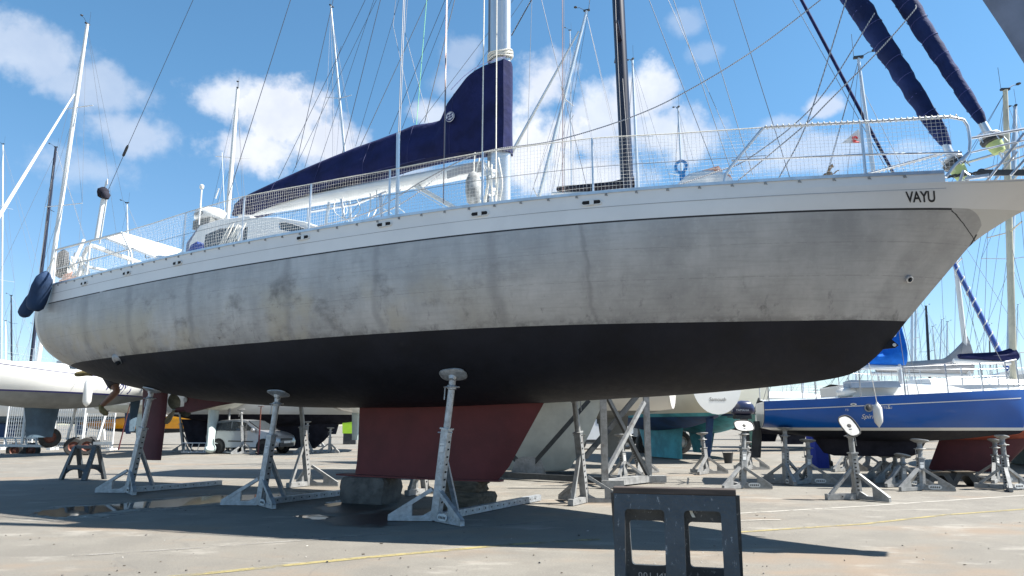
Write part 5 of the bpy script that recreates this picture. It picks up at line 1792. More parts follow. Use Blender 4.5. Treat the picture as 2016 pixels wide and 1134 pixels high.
for xx in (-60, 20, 84, 150, 220): b.bar(tx(xx, 876, .4), tx(xx, 876, 2.4), .1)
b.build('chassis', WHITE, trl)
for (xb, yb, xt, yt, bx) in ((44, 874, 51, 795, 72), (132, 866, 152, 795, 150), (192, 866, 208, 815, 206)):
    b = MB(); b.bar(tx(xb, yb, .3), tx(xt, yt, .5), .075); b.bar(tx(xt - 3, yt + 30, .4), tx(bx, 866, .3), .05); b.build('support_post', WHITE, trl)
    b = MB(); b.tube([tx(xt, yt + 4, .5), tx(xt + 1, yt - 3, .6)], .03, 6); b.bar(tx(xt - 8, yt - 2, .6), tx(xt + 8, yt - 6, .6), .1, .03); b.build('support_pad', DARKM, trl)
wheel(trl, tx(145, 879, .2), .36, .22, Vector((.5, -1, 0)))
wheel(trl, tx(171, 878.5, .35), .36, .22, Vector((.5, -1, 0)))
wheel(trl, tx(98, 862, -.1), .40, .2, Vector((.8, -1, .1)))
wheel(trl, tx(30, 887, 2.2), .34, .22, Vector((.3, -1, 0))); wheel(trl, tx(62, 887, 2.2), .34, .22, Vector((.3, -1, 0)))
b = MB()
arc = [tx(128, 884, .25), tx(130, 870, .25), tx(144, 862, .25), tx(174, 861, .35), tx(184, 868, .4), tx(186, 884, .4)]
b.grid([[p, p + Vector((.1, .3, 0))] for p in arc]); b.grid([[p + Vector((0, 0, .03)), p + Vector((.1, .3, .03))] for p in arc])
b.build('mudguard', BLACKP, trl)

# -- wire mesh fence panels behind it
def fence_panel(px0, px1, ytop, ybot, Y, lab):
    a0, a1 = at(px0, ybot, Y), at(px1, ybot, Y); zt = at(px0, ytop, Y).z; zb = max(.05, a0.z)
    t = thing('fence_panel', lab, 'fence panel', ((a0.x + a1.x) / 2, Y, 0), 0, 'white wire mesh fence panels')
    w = (a1.x - a0.x) / 2
    b = MB()
    n = int(w * 2 / .11)
    for i in range(n + 1): b.box((-w + 2 * w * i / n, 0, (zb + zt) / 2), (.022, .02, zt - zb))
    nn = int((zt - zb) / .2)
    for k in range(nn + 1): b.box((0, .012, zb + (zt - zb) * k / nn), (2 * w, .02, .035 if k in (0, nn) else .02))
    b.build('wire_mesh', WHITE, t, smooth=0)
    for sx in (-1, 1):
        b = MB(); b.tube([(sx * w, 0, 0), (sx * w, 0, zt + .05)], .04, 8); b.box((sx * w, 0, .05), (.2, .7, .1)); b.build('post', WHITE, t)
    return t
fence_panel(8, 62, 798, 876, 37.5, 'white wire mesh fence panel left of the slate blue keel')
fence_panel(104, 160, 804, 880, 37.0, 'white wire mesh fence panel right of the slate blue keel')
fence_panel(163, 220, 815, 884, 36.5, 'white wire mesh fence panel below the dangling foot at the stern')

# -- amber boat behind
hd = R(3)
c2 = centre(305, 47, hd, 0)
yacht('small_boat', 'low amber yellow boat with a white deck far behind the maroon rudder', c2, hd, 8.6, 2.4, .72, 1.02, 1.82, YELLOWH, BLACKP, transom=.8, spring=.2, cabin=(.35, .8, .25, .6), rails=False, stripe=(GEL, .08, .07))
# -- boat with a white underside, dark and pale foils (left)
hd = R(172)
c3 = centre(268, 40, hd, .3)
yacht('yacht', 'white bottomed yacht whose dark rudder and pale keel hang behind the near left stand', c3, hd, 7.6, 2.6, 1.85, 2.3, 3.1, GEL, KEELCREAM, keel=([(.55, -.06, .03, .16), (1.95, -.08, .06, .2)], PALEKEEL), rudder=([(.75, .075, .115, .08), (1.1, .08, .13, .09), (2.05, .06, .14, .1)], DBLUE), mast=mast_px(c3, hd, 7.6, 3.1, .1, 400, 250, r=.07), cabin=(.3, .7, .3, .6))
# -- cream yacht with the bulb keel
hd = R(-80)
c4 = centre(418, 31.6, hd, .2)
yacht('yacht', 'cream bottomed yacht on a pale fin keel with a torpedo bulb, beside the silver car', c4, hd, 9.0, 3.1, 1.85, 2.6, 3.6, GEL, KEELCREAM, keel=([(.3, -.09, .09, .17), (2.1, -.1, .1, .2)], PALEKEEL, (.22, .95, .22)), cabin=(.3, .7, .3, .6), mast=mast_px(c4, hd, 9.0, 3.6, .05, 175, 468, r=.105, m=WHITE))
bpy.data.objects[-1] if 0 else None
# -- long keeled yacht with black bottom
hd = R(4)
c5 = centre(545, 35.0, hd, 0)
yacht('yacht', 'long white yacht with a deep black full length keel, behind the middle stands', c5, hd, 11.0, 3.3, 1.15, 1.72, 3.1, GEL, BLACKC, boot=GEL, stripe=(INK, .1, .02), keel=([(.12, -.27, .17, .2), (.5, -.28, .21, .3), (1.3, -.3, .27, .4)], BLACKC), rudder=([(.2, -.37, -.28, .1), (1.5, -.41, -.3, .12)], BLACKC), mast=dict(x=.1, top=(.9, 13.0), r=.08), rails=True)
pk = centre(698, 32, R(10), 0)
yacht('yacht', 'yacht with a pale blue grey keel just left of the red keel', centre(712, 34, R(80), 0), R(80), 8.2, 2.8, 1.75, 2.3, 3.2, GEL, GEL, keel=([(.55, -.06, .02, .6), (1.9, -.07, .05, .75)], PALEKEEL), rails=False, mast=mast_px(centre(712, 34, R(80), 0), R(80), 8.2, 3.2, .05, 12, 651, r=.07))

# -- silver hatchback
cg = gnd(478, 894)
car = thing('parked_car', 'small silver hatchback parked under the far boats, nose to the right', 'car', Vector((cg.x, cg.y + .9, 0)), R(-14))
prof = [(-1.72, .42), (-1.78, .75), (-1.70, 1.0), (-1.50, 1.32), (-1.2, 1.44), (-.3, 1.48), (.15, 1.42), (.85, 1.02), (1.35, .92), (1.66, .78), (1.76, .55), (1.72, .3), (-1.66, .26)]
def tum(z): return .78 if z < .85 else .78 - .2 * (z - .85) / .63
b = MB(); n = len(prof)
ring = []
for sy in (-1, -.9, .9, 1):
    e = 1 if abs(sy) < 1 else .97
    ring.append([(x * (1 if abs(sy) < 1 else .985), sy * tum(z), z if abs(sy) < 1 else (z - .02 if z > .5 else z)) for x, z in prof])
b.grid(ring + [], close=True); b.add(ring[0], [tuple(range(n - 1, -1, -1))]); b.add(ring[-1], [tuple(range(n))])
body = b.build('body', SILVER, car, smooth=40)
def side_glass(pts, nm, m=GLASS, off=.006):
    for sy in (-1, 1):
        b = MB(); b.prism([(x, sy * (tum(z) * (1 if True else 1) + off), z) for x, z in pts], (0, .008, 0)); b.build(nm, m, car, smooth=0)
side_glass([(-1.42, 1.02), (-1.3, 1.3), (-.62, 1.38), (-.6, .98)], 'rear_window')
side_glass([(-.54, .98), (-.54, 1.38), (.05, 1.35), (.62, 1.0)], 'door_window')
side_glass([(-.62, .52), (-.6, .57), (.6, .55), (.6, .5)], 'rub_strip', BLACKP)
side_glass([(1.28, .74), (1.3, .86), (1.5, .8), (1.62, .7), (1.45, .66)], 'headlight', mat('lamp_lens', (.6, .63, .66), .15, spec=.8))
b = MB(); b.prism([(.2, -.6, 1.405), (.2, .6, 1.405), (.86, .68, 1.035), (.86, -.68, 1.035)], (.02, 0, .02)); b.build('windscreen', GLASS, car, smooth=0)
b = MB(); b.box((1.765, 0, .62), (.02, .9, .1)); b.box((1.765, 0, .4), (.03, 1.1, .14)); b.build('grille', BLACKP, car)
b = MB(); b.box((1.785, 0, .5), (.012, .5, .1)); b.build('number_plate', GEL, car)
b = MB()
for sy in (-1, 1): b.lathe([(.02, -.08), (.09, -.05), (.09, .05), (.03, .09)], (.62, sy * .87, 1.0), Vector((1, 0, 0)), 8)
b.build('wing_mirror', SILVER, car)
for x in (-1.1, 1.12):
    for sy in (-1, 1):
        wheel(car, Vector((x, sy * .71, .29)), .29, .2, Vector((0, 1, 0)), mat('wheel_trim', (.4, .41, .42), .4, .5))
        b = MB(); b.lathe([(.35, 0), (.35, .01)], (x, sy * .785, .31), Vector((0, sy, 0)), 20); b.build('wheel_arch', HOLE, car, smooth=0)
# ladder on the ground and red prop
lg = gnd(430, 893); lad = thing('ladder', 'aluminium ladder lying on edge along the ground in front of the silver car', 'ladder', Vector((lg.x, lg.y - .15, 0)), R(-3))
b = MB(); b.tube([(-1.6, 0, .45), (1.1, 0, .45)], .025, 6); b.tube([(-1.6, 0, .06), (1.1, 0, .06)], .025, 6); b.build('stiles', MAST_ALU, lad)
for i in range(9):
    b = MB(); b.tube([(-1.5 + i * .3, 0, .06), (-1.42 + i * .3, 0, .45)], .016, 6); b.build('rung', MAST_ALU, lad)
for px, pyb, pxt, pyt, lab in ((508, 896, 514, 800, 'thin rusty red prop pole standing in front of the car nose'), (233, 886, 256, 795, 'thin rusty red prop pole leaning right, behind the near left stand')):
    p = gnd(px, pyb); q = at(pxt, pyt, p.y); t = thing('prop_pole', lab, 'prop', p)
    b = MB(); b.tube([(0, 0, 0), (q - p) * .6], .035, 8); b.build('outer_tube', RUDRED, t); b = MB(); b.tube([(q - p) * .55, q - p], .025, 8); b.box(q - p, (.2, .2, .02)); b.build('inner_tube', RIMRED, t)

# -- cream keeled yacht on the steel cradle, black mast
hd = R(-8)
c6 = centre(1074, 18.2, hd, .2)
m6 = mast_px(c6, hd, 13.0, 4.6, .19, -260, 1204, r=.23, m=BLACKMAST, spreaders=(.55,), fore=.99, cover=(BLACKC, 1.9, .32), tall=.12, boom_h=2.65, wr=.007)
yacht('yacht', 'tall yacht with a black mast standing on a cream trapezoid keel in a steel cradle', c6, hd, 13.0, 3.9, 1.85, 2.7, 4.6, GEL, KEELCREAM, keel=([(.10, -.078, .05, .26), (.16, -.082, .062, .30), (1.0, -.072, .10, .34), (2.0, -.06, .135, .36)], KEELCREAM), cabin=(.3, .7, .4, .6), mast=m6)
# cradle
cr = thing('boat_cradle', 'steel cradle of square posts and dark crossed struts around the cream keel', 'cradle', (at(1150, 940, 16.2).x, 16.2, 0))
O = Vector(cr.location)
def cb(nm, a, c_, w, m, h=None):
    b = MB(); b.bar(Vector(a) - O, Vector(c_) - O, w, h); b.build(nm, m, cr)
def A3(px, py, Y): return at(px, py, Y)
for px, Yd in ((1190, 14.3), (1276, 15.6)):
    p = gnd(px, 838 + (CAMZ * 1400 / Yd)); p = Vector((at(px, 900, Yd).x, Yd, 0))
    cb('post', p, p + Vector((0, 0, 2.35)), .125 if px < 1200 else .12, GALV_OLD)
    b = MB(); b.box(p - O + Vector((.14, -.02, .09)), (.42, .2, .14)); b.build('post_shoe', GALV_OLD, cr)
hub = A3(1040, 922, 17.2); hub.z = .28
b = MB(); b.prism([hub - O + Vector(q) for q in ((-.42, 0, -.2), (.42, 0, -.2), (.3, 0, .14), (.12, 0, .2), (-.12, 0, .2), (-.3, 0, .14))], (0, .12, 0)); b.build('hub_plate', GALV_OLD, cr)
cb('strut', hub + Vector((.1, 0, .02)), A3(1160, 788, 17.0), .10, DARKM)
cb('strut', hub + Vector((-.18, 0, .02)), A3(985, 872, 17.4), .10, DARKM)
cb('strut', A3(1152, 900, 15.0), A3(1262, 770, 15.4), .095, DARKM)
cb('strut', A3(1196, 782, 14.9), A3(1276, 936, 15.5), .075, DARKM)
cb('strut', A3(1268, 792, 15.5), A3(1194, 930, 14.6), .075, GALV_OLD)
cb('base_beam', hub + Vector((-1.2, .05, -.18)), A3(1190, 945, 15.2) * 1.0 - Vector((0, 0, A3(1190, 945, 15.2).z - .09)), .12, DARKM, .12)
cb('base_beam', Vector((at(1190, 900, 14.4).x, 14.4, .1)), Vector((at(1276, 900, 15.6).x, 15.6, .1)), .14, GALV_OLD)
cb('base_beam', Vector((at(1015, 900, 17.9).x, 17.9, .05)), Vector((at(1140, 900, 18.4).x, 18.4, .05)), .22, DARKM, .07)

# -- grey bottomed yacht with white transom
hd = R(160)
c7 = centre(1326, 21.6, hd, -4.7)
yacht('yacht', 'yacht with a bare white transom and grey underside between the cradle posts', c7, hd, 9.4, 3.2, 1.3, 1.64, 3.3, GEL, GREYB, keel=([(.2, .0, .08, .3), (1.7, -.02, .12, .4)], GREYB), rudder=([(.25, -.34, -.27, .12), (1.75, -.36, -.25, .14)], GREYB), mast=mast_px(c7, hd, 8.8, 3.3, .1, 22, 1155, r=.085, furl=MAST_ALU), cabin=(.3, .7, .35, .6), tmat=GEL)
# -- cream and blue yacht with turquoise keel
hd = R(103)
c8 = centre(1412, 23.4, hd, -4.7)
y8, hb8, sh8 = yacht('yacht', 'cream yacht with dark blue bottom, turquoise keel and a white name-painted transom', c8, hd, 9.6, 3.1, 1.0, 1.5, 3.1, CREAM, DBLUE, boot=TEAL, keel=([(.04, -.22, .1, .3), (.6, -.22, .13, .36), (1.25, -.24, .17, .42)], TEAL), rudder=([(.15, -.43, -.40, .1), (1.45, -.47, -.42, .12)], DBLUE), mast=mast_px(c8, hd, 8.2, 2.9, .08, 118, 1245, r=.075), cabin=(.3, .7, .35, .6), tmat=GEL, transom=.6)
vs, fs = text_mesh('Samouth', .17, .1); w = max(p.x for p in vs)
MB().add([(-4.8 - .02, (w / 2 - p.x), 1.98 + p.y) for p in vs], fs).build('name_lettering', INK, y8, smooth=0)
# -- cream yacht with the hung rudder and outboard
hd = R(100)
c9 = centre(1474, 26.4, hd, -4.0)
yacht('yacht', 'cream yacht with turquoise bottom and a pale green hung rudder, left of the blue yacht', c9, hd, 8.0, 2.9, .85, 1.55, 2.8, CREAM, TEAL, boot=DBLUE, rudder=([(.13, -.55, -.503, .08), (.9, -.56, -.503, .09), (1.6, -.565, -.51, .1)], PALEGREEN), keel=([(.1, -.1, .1, .25), (1.1, -.16, .16, .3)], TEAL), mast=mast_px(c9, hd, 8.0, 2.8, .08, 212, 1335, r=.065), cabin=(.3, .7, .3, .6))
oc = at(1464, 838, 25.6)
om = thing('outboard_motor', 'dark blue outboard motor on a stern, above the oval head of the empty stand', 'outboard motor', Vector((oc.x, oc.y, 1.34)), R(0))
om.scale = (1.33, 1.33, 1.33)
b = MB()
rows = []
for x, z0_, z1_, w_ in ((-.30, .22, .38, .1), (-.24, .18, .5, .16), (-.05, .17, .56, .19), (.16, .17, .55, .19), (.26, .19, .46, .15), (.29, .24, .4, .08)):
    rows.append([(x, w_ * math.cos(q) * (.85 if abs(math.sin(q)) > .9 else 1), (z0_ + z1_) / 2 + (z1_ - z0_) / 2 * math.copysign(abs(math.sin(q)) ** .6, math.sin(q))) for q in [k * math.pi / 8 for k in range(16)]])
b.grid(rows, close=True); b.add(rows[0], [tuple(range(16))]); b.add(rows[-1], [tuple(range(15, -1, -1))])
b.build('cowling', mat('dark_blue_cowling', (.015, .022, .07), .3, coat=.4), om, smooth=60)
b = MB(); b.box((-.02, 0, .12), (.42, .26, .1)); b.bar((.02, 0, .1), (.08, 0, -.72), .17, .13, w2=.12, h2=.08); b.box((.06, 0, -.62), (.36, .18, .02)); b.bar((.08, 0, -.6), (.05, 0, -.95), .16, .06, w2=.08, h2=.03); b.lathe([(.02, -.14), (.06, -.08), (.055, .1), (.03, .14)], (.08, 0, -.74), Vector((1, 0, 0)), 10); b.bar((-.26, 0, .12), (-.42, .02, .12), .03); b.build('leg', BLACKP, om)
b = MB(); b.bar((.3, .05, .2), (.5, .1, .62), .05); b.build('tiller', BLACKP, om)
b = MB()
for k in range(3):
    a = 2.1 * k; b.prism([(.2, .0, -.74), (.22, .12 * math.cos(a), -.74 + .12 * math.sin(a)), (.21, .12 * math.cos(a + .7), -.74 + .12 * math.sin(a + .7))], (.012, 0, 0))
b.build('propeller', BLACKP, om)
vs, fs = text_mesh('YAMAHA', .085, .1)
MB().add([(-.24 + p.x, -.185, .27 + p.y) for p in vs], fs).build('cowling_lettering', EMBLEM, om, smooth=0)

# -- the small royal blue yacht
hd = R(-14)
L9 = 5.25
c10 = Vector((8.13, 15.6, 0))
# keep its near side at about 14.6 m
m10 = dict(x=.055, top=(0, 0))
tp = at(1690, 115, 15.7); l = loc(c10, hd, tp)
m10 = dict(x=.062, top=(l.x, l.z), yt=l.y, r=.062, cover=(ROYAL, 1.45, .42), tall=.45, boom_h=.78, fore=.9)
y10, hb10, sh10 = yacht('yacht', 'small royal blue sports yacht with white stripes, its blue hull side-on at right', c10, hd, L9, 2.3, .86, 1.10, 1.70, BLUEH, BOTTOM, boot=GEL, spring=.03, lin=.22, transom=.93, rake=.02, tmat=GEL, stripe=(GEL, .19, .018), keel=([(.56, -.22, .07, .22), (.62, -.26, .1, .26), (.95, -.3, .14, .3)], BLACKC), rudder=([(.5, -.55, -.51, .06), (.95, -.54, -.5, .07), (1.3, -.53, -.505, .07)], BLACKP), mast=m10, cabin=(.34, .8, .26, .6, 0), bandfrac=.10)
def to_px(p):
    d = p - Vector((0, 0, CAMZ)); w_ = d.y * math.cos(PITCH) + d.z * math.sin(PITCH)
    return CX + F * d.x / w_, CY - F * (-d.y * math.sin(PITCH) + d.z * math.cos(PITCH)) / w_
def spot(px, py):
    lo, hi = 0.0, .98; z = 1.4; T4 = Tmat(c10, math.radians(-14))
    for _ in range(60):
        f = (lo + hi) / 2; q = to_px(T4 @ Vector(((f - .5) * L9, -hb10(f, z), z)))
        if q[0] < px: lo = f
        else: hi = f
        z += (q[1] - py) * .006
    return f, z
side_text(y10, hb10, 'Spirit', .125, *spot(1695, 824), L9, -1, GEL, shear=.3)
side_text(y10, hb10, 'BENETEAU', .068, *spot(1722, 805), L9, -1, GEL, shear=0)
side_text(y10, hb10, 'S', .115, *spot(1747, 805), L9, -1, GEL, shear=.1)
side_text(y10, hb10, 'FE:', .06, *spot(1664, 809), L9, -1, EMBLEM, shear=0)
f, z = spot(1710, 803); b = MB(); b.lathe([(.058, 0), (.083, .003), (.083, .014), (.06, .016)], ((f - .5) * L9, -hb10(f, z) - .004, z), Vector((0, -1, 0)), 20, cap=False); pt = b.build('porthole', GALV_OLD, y10, smooth=30)
b = MB(); b.lathe([(.06, 0), (.06, .008)], ((f - .5) * L9, -hb10(f, z) - .006, z), Vector((0, -1, 0)), 20); b.build('glass', GLASS, pt, smooth=0)
f, z = spot(1680, 796); pts = [((f - .5) * L9 + .06 * math.cos(q), -hb10(f, z) - .008, z + .026 * math.sin(q)) for q in [k * math.pi / 10 for k in range(20)]]
b = MB(); b.k = 0; b.prism(pts, (0, .006, 0)); b.k = 1; b.box(((f - .5) * L9, -hb10(f, z) - .013, z), (.045, .004, .016)); b.build('oval_badge', [GEL, INK], y10, smooth=0)
b = MB(); q0 = loc(c10, hd, at(1668, 765, 15.4)); q1 = loc(c10, hd, at(1748, 755, 15.5))
b.prism([q0, q0 + Vector((.95, 0, 0)), q0 + Vector((.92, .0, .12)), q0 + Vector((0, .0, .16))], (0, .8, 0)); b.build('hatch_cover', mat('pale_blue_cloth', (.25, .32, .42), .8, bump=.4, bscale=10), y10, smooth=20)
fd = thing('fender', 'white fender with a pointed lower end hanging on the blue hull', 'fender', at(1731, 842, 14.25))
b = MB(); b.lathe([(.005, 0), (.03, .035), (.078, .11), (.085, .2), (.085, .36), (.06, .44), (.025, .47), (.02, .5)], (0, 0, 0), n=16); b.build('fender_body', GEL, fd, smooth=50)
b = MB(); b.tube([(0, 0, .49), (0, .1, 1.0), (-.02, .2, 1.55)], .008, 5); b.build('lanyard', ROPE, fd)
fd = thing('fender', 'fat white fender lying on the deck of the blue yacht', 'fender', at(1668, 774, 15.2))
b = MB(); b.lathe([(.02, -.24), (.085, -.2), (.1, -.1), (.1, .12), (.07, .2), (.02, .23)], (0, 0, .02), Vector((1, .2, .15)), 16); b.build('fender_body', GEL, fd, smooth=50)

# -- grey covered yacht behind, black and red keels to the right
hd = R(-4)
c11 = centre(1890, 20.5, hd, 0)
yacht('yacht', 'white yacht behind the blue one, with grey sail cover and blue striped furled sail', c11, hd, 5.6, 2.3, 1.1, 1.35, 2.15, GEL, BLACKC, mast=mast_px(c11, hd, 5.6, 2.15, .07, 438, 1872, r=.085, m=WHITE, cover=(GREYC, 2.55, .5), tall=.62, boom_h=.5, fore=.99, spreaders=(.74,)), cabin=(.34, .8, .2, .6, 0), keel=([(.2, -.05, .06, .2), (1.2, -.08, .1, .25)], SLATE))
def striped_stay(name, label, p0, p1, r_, m1_, m2_, n=34):
    t = thing(name, label, 'furled sail', p0)
    d = p1 - p0; b = MB()
    for i in range(n):
        b.k = 0 if i % 2 else 1
        a0, a1 = d * (i / n), d * ((i + 1) / n)
        b.tube([a0, a1 * 1.0], r_ * (1 + .08 * math.sin(i * 1.7)), 10, cap=i in (0, n - 1))
    b.build('rolled_cloth', [m1_, m2_], t, smooth=60)
    return t
sa = at(1992, 742, 19.6); sb_ = at(1862, 486, 20.4)
st1 = MB(); d_ = sb_ - sa
def spiral(nm, a, d, r_, base, line, turns, parent, n=None):
    o = MB().tube([a, a + d * .05, a + d * .5, a + d], [r_ * .6, r_, r_ * .95, r_ * .5], 12).build(nm, base, parent, smooth=60)
    dn = d.normalized(); u = dn.cross(Vector((0, 1, 0))).normalized(); v = dn.cross(u); pts = []
    for i in range(turns * 12 + 1):
        f = .03 + .94 * i / (turns * 12); q = 2 * math.pi * i / 12
        pts.append(a + d * f + u * r_ * 1.02 * math.cos(q) + v * r_ * 1.02 * math.sin(q))
    MB().tube(pts, r_ * .22, 5).build('stripe', line, o)
    return o
t11 = bpy.data.objects[[o.name for o in COL.objects if o.get('label', '').startswith('white yacht behind the blue one')][0]]
la_, lb_ = loc(c11, hd, sa), loc(c11, hd, sb_)
spiral('furled_genoa', la_, lb_ - la_, .075, STRIPED, GEL, 11, t11)
# dark red keel yacht
hd = R(-6)
c12 = centre(1925, 17.3, hd, 0)
yacht('yacht', 'white yacht with a rust red bottom and dark red keel behind the blue bow', c12, hd, 6.6, 2.6, .86, 1.15, 2.1, GEL, mat('orange_red_antifouling', (.3, .06, .03), .75, var=.3, vscale=2, dirt=.2), keel=([(.14, -.17, .045, .25), (.2, -.185, .07, .3), (.98, -.13, .2, .34)], RUDRED), mast=mast_px(c12, hd, 6.6, 2.1, .14, 178, 1979, r=.10, m=mat('cream_mast_paint', (.5, .47, .36), .4), cover=(NAVY, 1.15, .26), tall=.1, boom_h=.62, spreaders=(.5,)), cabin=(.3, .75, .2, .6, 0), rails=False)
for px, lab in ((1893, 'dark trestle block under the middle of the dark red keel, right of the other'), (1845, 'dark trestle block under the rear end of the dark red keel')):
    g = gnd(px, 957); t = thing('keel_trestle', lab, 'trestle', g, R(-6), 'trestles under the dark red keel')
    b = MB(); b.prism([(-.30, 0, 0), (-.2, 0, 0), (-.05, 0, .22), (.05, 0, .22), (.2, 0, 0), (.30, 0, 0), (.15, 0, .27), (-.15, 0, .27)], (0, .4, 0)); b.build('side_frame', DARKM, t, smooth=0)
    b = MB(); b.box((0, 0, .285), (.36, .5, .03)); b.build('top_board', WOOD, t)
hd = R(70)
c13 = centre(2010, 22.5, hd, 0)
yacht('yacht', 'dark green bottomed yacht filling the gap behind the dark red keel at the right edge', c13, hd, 8.5, 3.0, .5, 1.3, 2.5, GEL, mat('dark_green_antifouling', (.02, .04, .04), .7, var=.3), keel=([(.05, -.25, .2, .4), (.8, -.28, .25, .6)], mat('dark_green_antifouling', (.02, .04, .04))), mast=mast_px(c13, hd, 8.5, 2.5, .08, 210, 1999, r=.085, spreaders=(.42, .7)), cabin=(.3, .7, .3, .6))

# -- royal blue upright cover, hand trolley, bucket, white van, parts
g = gnd(1612, 921); cv = thing('covered_motor', 'tall royal blue cloth cover hanging to the ground behind the blue yacht', 'cover', g, R(8))
b = MB(); rows = []
for k in range(9):
    z = .0 + 1.02 * k / 8; w = .27 * (1 - .08 * k / 8)
    rows.append([(w * math.copysign(abs(math.cos(q)) ** .5, math.cos(q)) + .015 * math.sin(5 * q + k * .3), .22 * math.copysign(abs(math.sin(q)) ** .5, math.sin(q)) + .012 * math.sin(7 * q), z) for q in [i * math.pi / 12 for i in range(24)]])
b.grid(rows, close=True); b.add(rows[-1], [tuple(range(24))]); b.build('cover_cloth', mat('royal_blue_cloth', (.008, .03, .28), .7, bump=.5, bscale=8), cv, smooth=50)
g = gnd(1628, 921); ht = thing('hand_trolley', 'black hand trolley with a red bag over its handle, right of the royal blue cover', 'hand trolley', g, R(-10))
b = MB()
for sx in (-.12, .12): b.tube([(sx, .05, .12), (sx, .12, .85)], .016, 6)
b.tube([(-.12, .12, .85), (.12, .12, .85)], .016, 6); b.box((0, -.06, .05), (.3, .25, .02)); b.build('frame', DARKM, ht)
b = MB(); b.lathe([(.09, 0), (.13, .1), (.12, .3), (.06, .38)], (0, .0, .06), n=10); b.build('black_tank', BLACKP, ht, smooth=50)
wheel(ht, Vector((-.15, .08, .1)), .1, .06, Vector((1, 0, 0)), DARKM); wheel(ht, Vector((.15, .08, .1)), .1, .06, Vector((1, 0, 0)), DARKM)
b = MB(); rows = []
for k, (z, w) in enumerate(((.52, .15), (.56, .17), (.7, .15), (.8, .1), (.84, .04))): rows.append([(w * math.cos(q) + .01 * math.sin(4 * q + k), .1 + w * .6 * math.sin(q), z + .02 * math.sin(3 * q) * (k < 2)) for q in [i * math.pi / 8 for i in range(16)]])
b.grid(rows, close=True); b.build('red_bag', RED, ht, smooth=60)
g = gnd(1434, 912); bk = thing('bucket', 'small black bucket standing on the ground behind the pale green rudder', 'bucket', g)
b = MB(); b.lathe([(.12, 0), (.17, .32), (.18, .33), (.165, .33), (.12, .03)], (0, 0, 0), n=16, cap=False); b.lathe([(.12, .01), (.001, .012)], n=16, cap=False); b.build('pail', BLACKP, bk, smooth=30)
b = MB(); b.tube([(.17 * math.cos(q), .02, .33 + .17 * math.sin(q) * .4) for q in [k * math.pi / 10 for k in range(11)]], .008, 5); b.build('handle', WIRE, bk)
# van
vg = gnd(1180, 884); van = thing('parked_van', 'white panel van with a dark rear window seen under the grey bottomed yacht', 'van', Vector((vg.x, vg.y, 0)), R(6))
b = MB(); b.prism([(-1.9, 0, .35), (-1.95, 0, 1.0), (-1.85, 0, 1.95), (.5, 0, 2.0), (.95, 0, 1.35), (1.75, 0, 1.15), (1.9, 0, .9), (1.9, 0, .35)], (0, 1.75, 0))
vb = b.build('body', mat('white_van_paint', (.68, .7, .72), .3, var=.03), van, smooth=0)
bv = vb.modifiers.new('edge', 'BEVEL'); bv.width = .06; bv.segments = 3
b = MB(); b.prism([(-1.5, -.882, 1.25), (-1.5, -.882, 1.75), (-.75, -.882, 1.75), (-.75, -.882, 1.25)], (0, .012, 0)); b.build('side_window', GLASS, van, smooth=0)
b = MB(); b.prism([(-.3, -.882, 1.3), (-.3, -.882, 1.8), (.35, -.882, 1.8), (.7, -.882, 1.3)], (0, .012, 0)); b.build('door_window', GLASS, van, smooth=0)
b = MB(); b.prism([(.55, -.75, 1.96), (.55, .75, 1.96), (.98, .8, 1.38), (.98, -.8, 1.38)], (.02, 0, .02)); b.build('windscreen', GLASS, van, smooth=0)
b = MB(); b.box((0, -.88, .42), (3.7, .03, .16)); b.build('sill', BLACKP, van)
for x in (-1.2, 1.25):
    for sy in (-1, 1): wheel(van, Vector((x, sy * .8, .33)), .33, .2, Vector((0, 1, 0)), mat('wheel_trim', (.4, .41, .42), .4, .5))
# tractor wheels peeping below the turquoise boat
tgk = gnd(1300, 892); tk = thing('boat_tractor', 'grey yard tractor with big black wheels far behind the turquoise keel', 'tractor', Vector((tgk.x, tgk.y, 0)), R(5))
b = MB(); b.box((0, 0, .95), (2.2, .8, .5)); b.box((-.5, 0, 1.5), (.7, .75, .6)); b.tube([(.6, .2, 1.2), (.6, .2, 1.9)], .05, 6); b.box((.7, 0, 1.25), (.9, .6, .2))
tb = b.build('body', GALV_OLD, tk); bv = tb.modifiers.new('edge', 'BEVEL'); bv.width = .05; bv.segments = 2
for x in (-.75, .75):
    for sy in (-1, 1): wheel(tk, Vector((x, sy * .6, .48)), .48, .3, Vector((0, 1, 0)), mat('wheel_trim', (.4, .41, .42), .4, .5))
# lime crate far behind
g = gnd(642, 880); 
lc = thing('lime_bin', 'lime green plastic bin far behind the stands left of the red keel', 'bin', Vector((g.x, g.y + 6, 0)), R(5))
b = MB(); b.prism([(-.45, 0, .7), (.45, 0, .7), (.5, 0, 1.75), (-.5, 0, 1.75)], (0, .6, 0)); b.box((0, 0, 1.78), (1.08, .68, .07)); b.build('bin_body', LIME, lc, smooth=0)
b = MB(); b.box((0, 0, .35), (.8, .5, .7)); b.build('bin_base', DARKM, lc)

# -- neighbouring yacht close on the right: its bow overhangs the top corner
nb_h = at(1925, -46, 5.2)
hd = R(150)
nL = 12.0
cN = Vector((nb_h.x + nL * .5 * .866, nb_h.y - nL * .5 * .5, 0))
NGREY = mat('blue_grey_topside', (.16, .19, .27), .55, var=.2, vscale=2.5)
yN, hN, shN = yacht('yacht', 'blue grey yacht whose raked bow overhangs the top right corner, very close', cN, hd, nL, 3.4, 2.0, 3.0, 4.72, NGREY, DBLUE, rake=.05, spring=.0, rails=False, keel=([(.4, -.1, .08, .2), (2.2, -.12, .12, .3)], DBLUE))


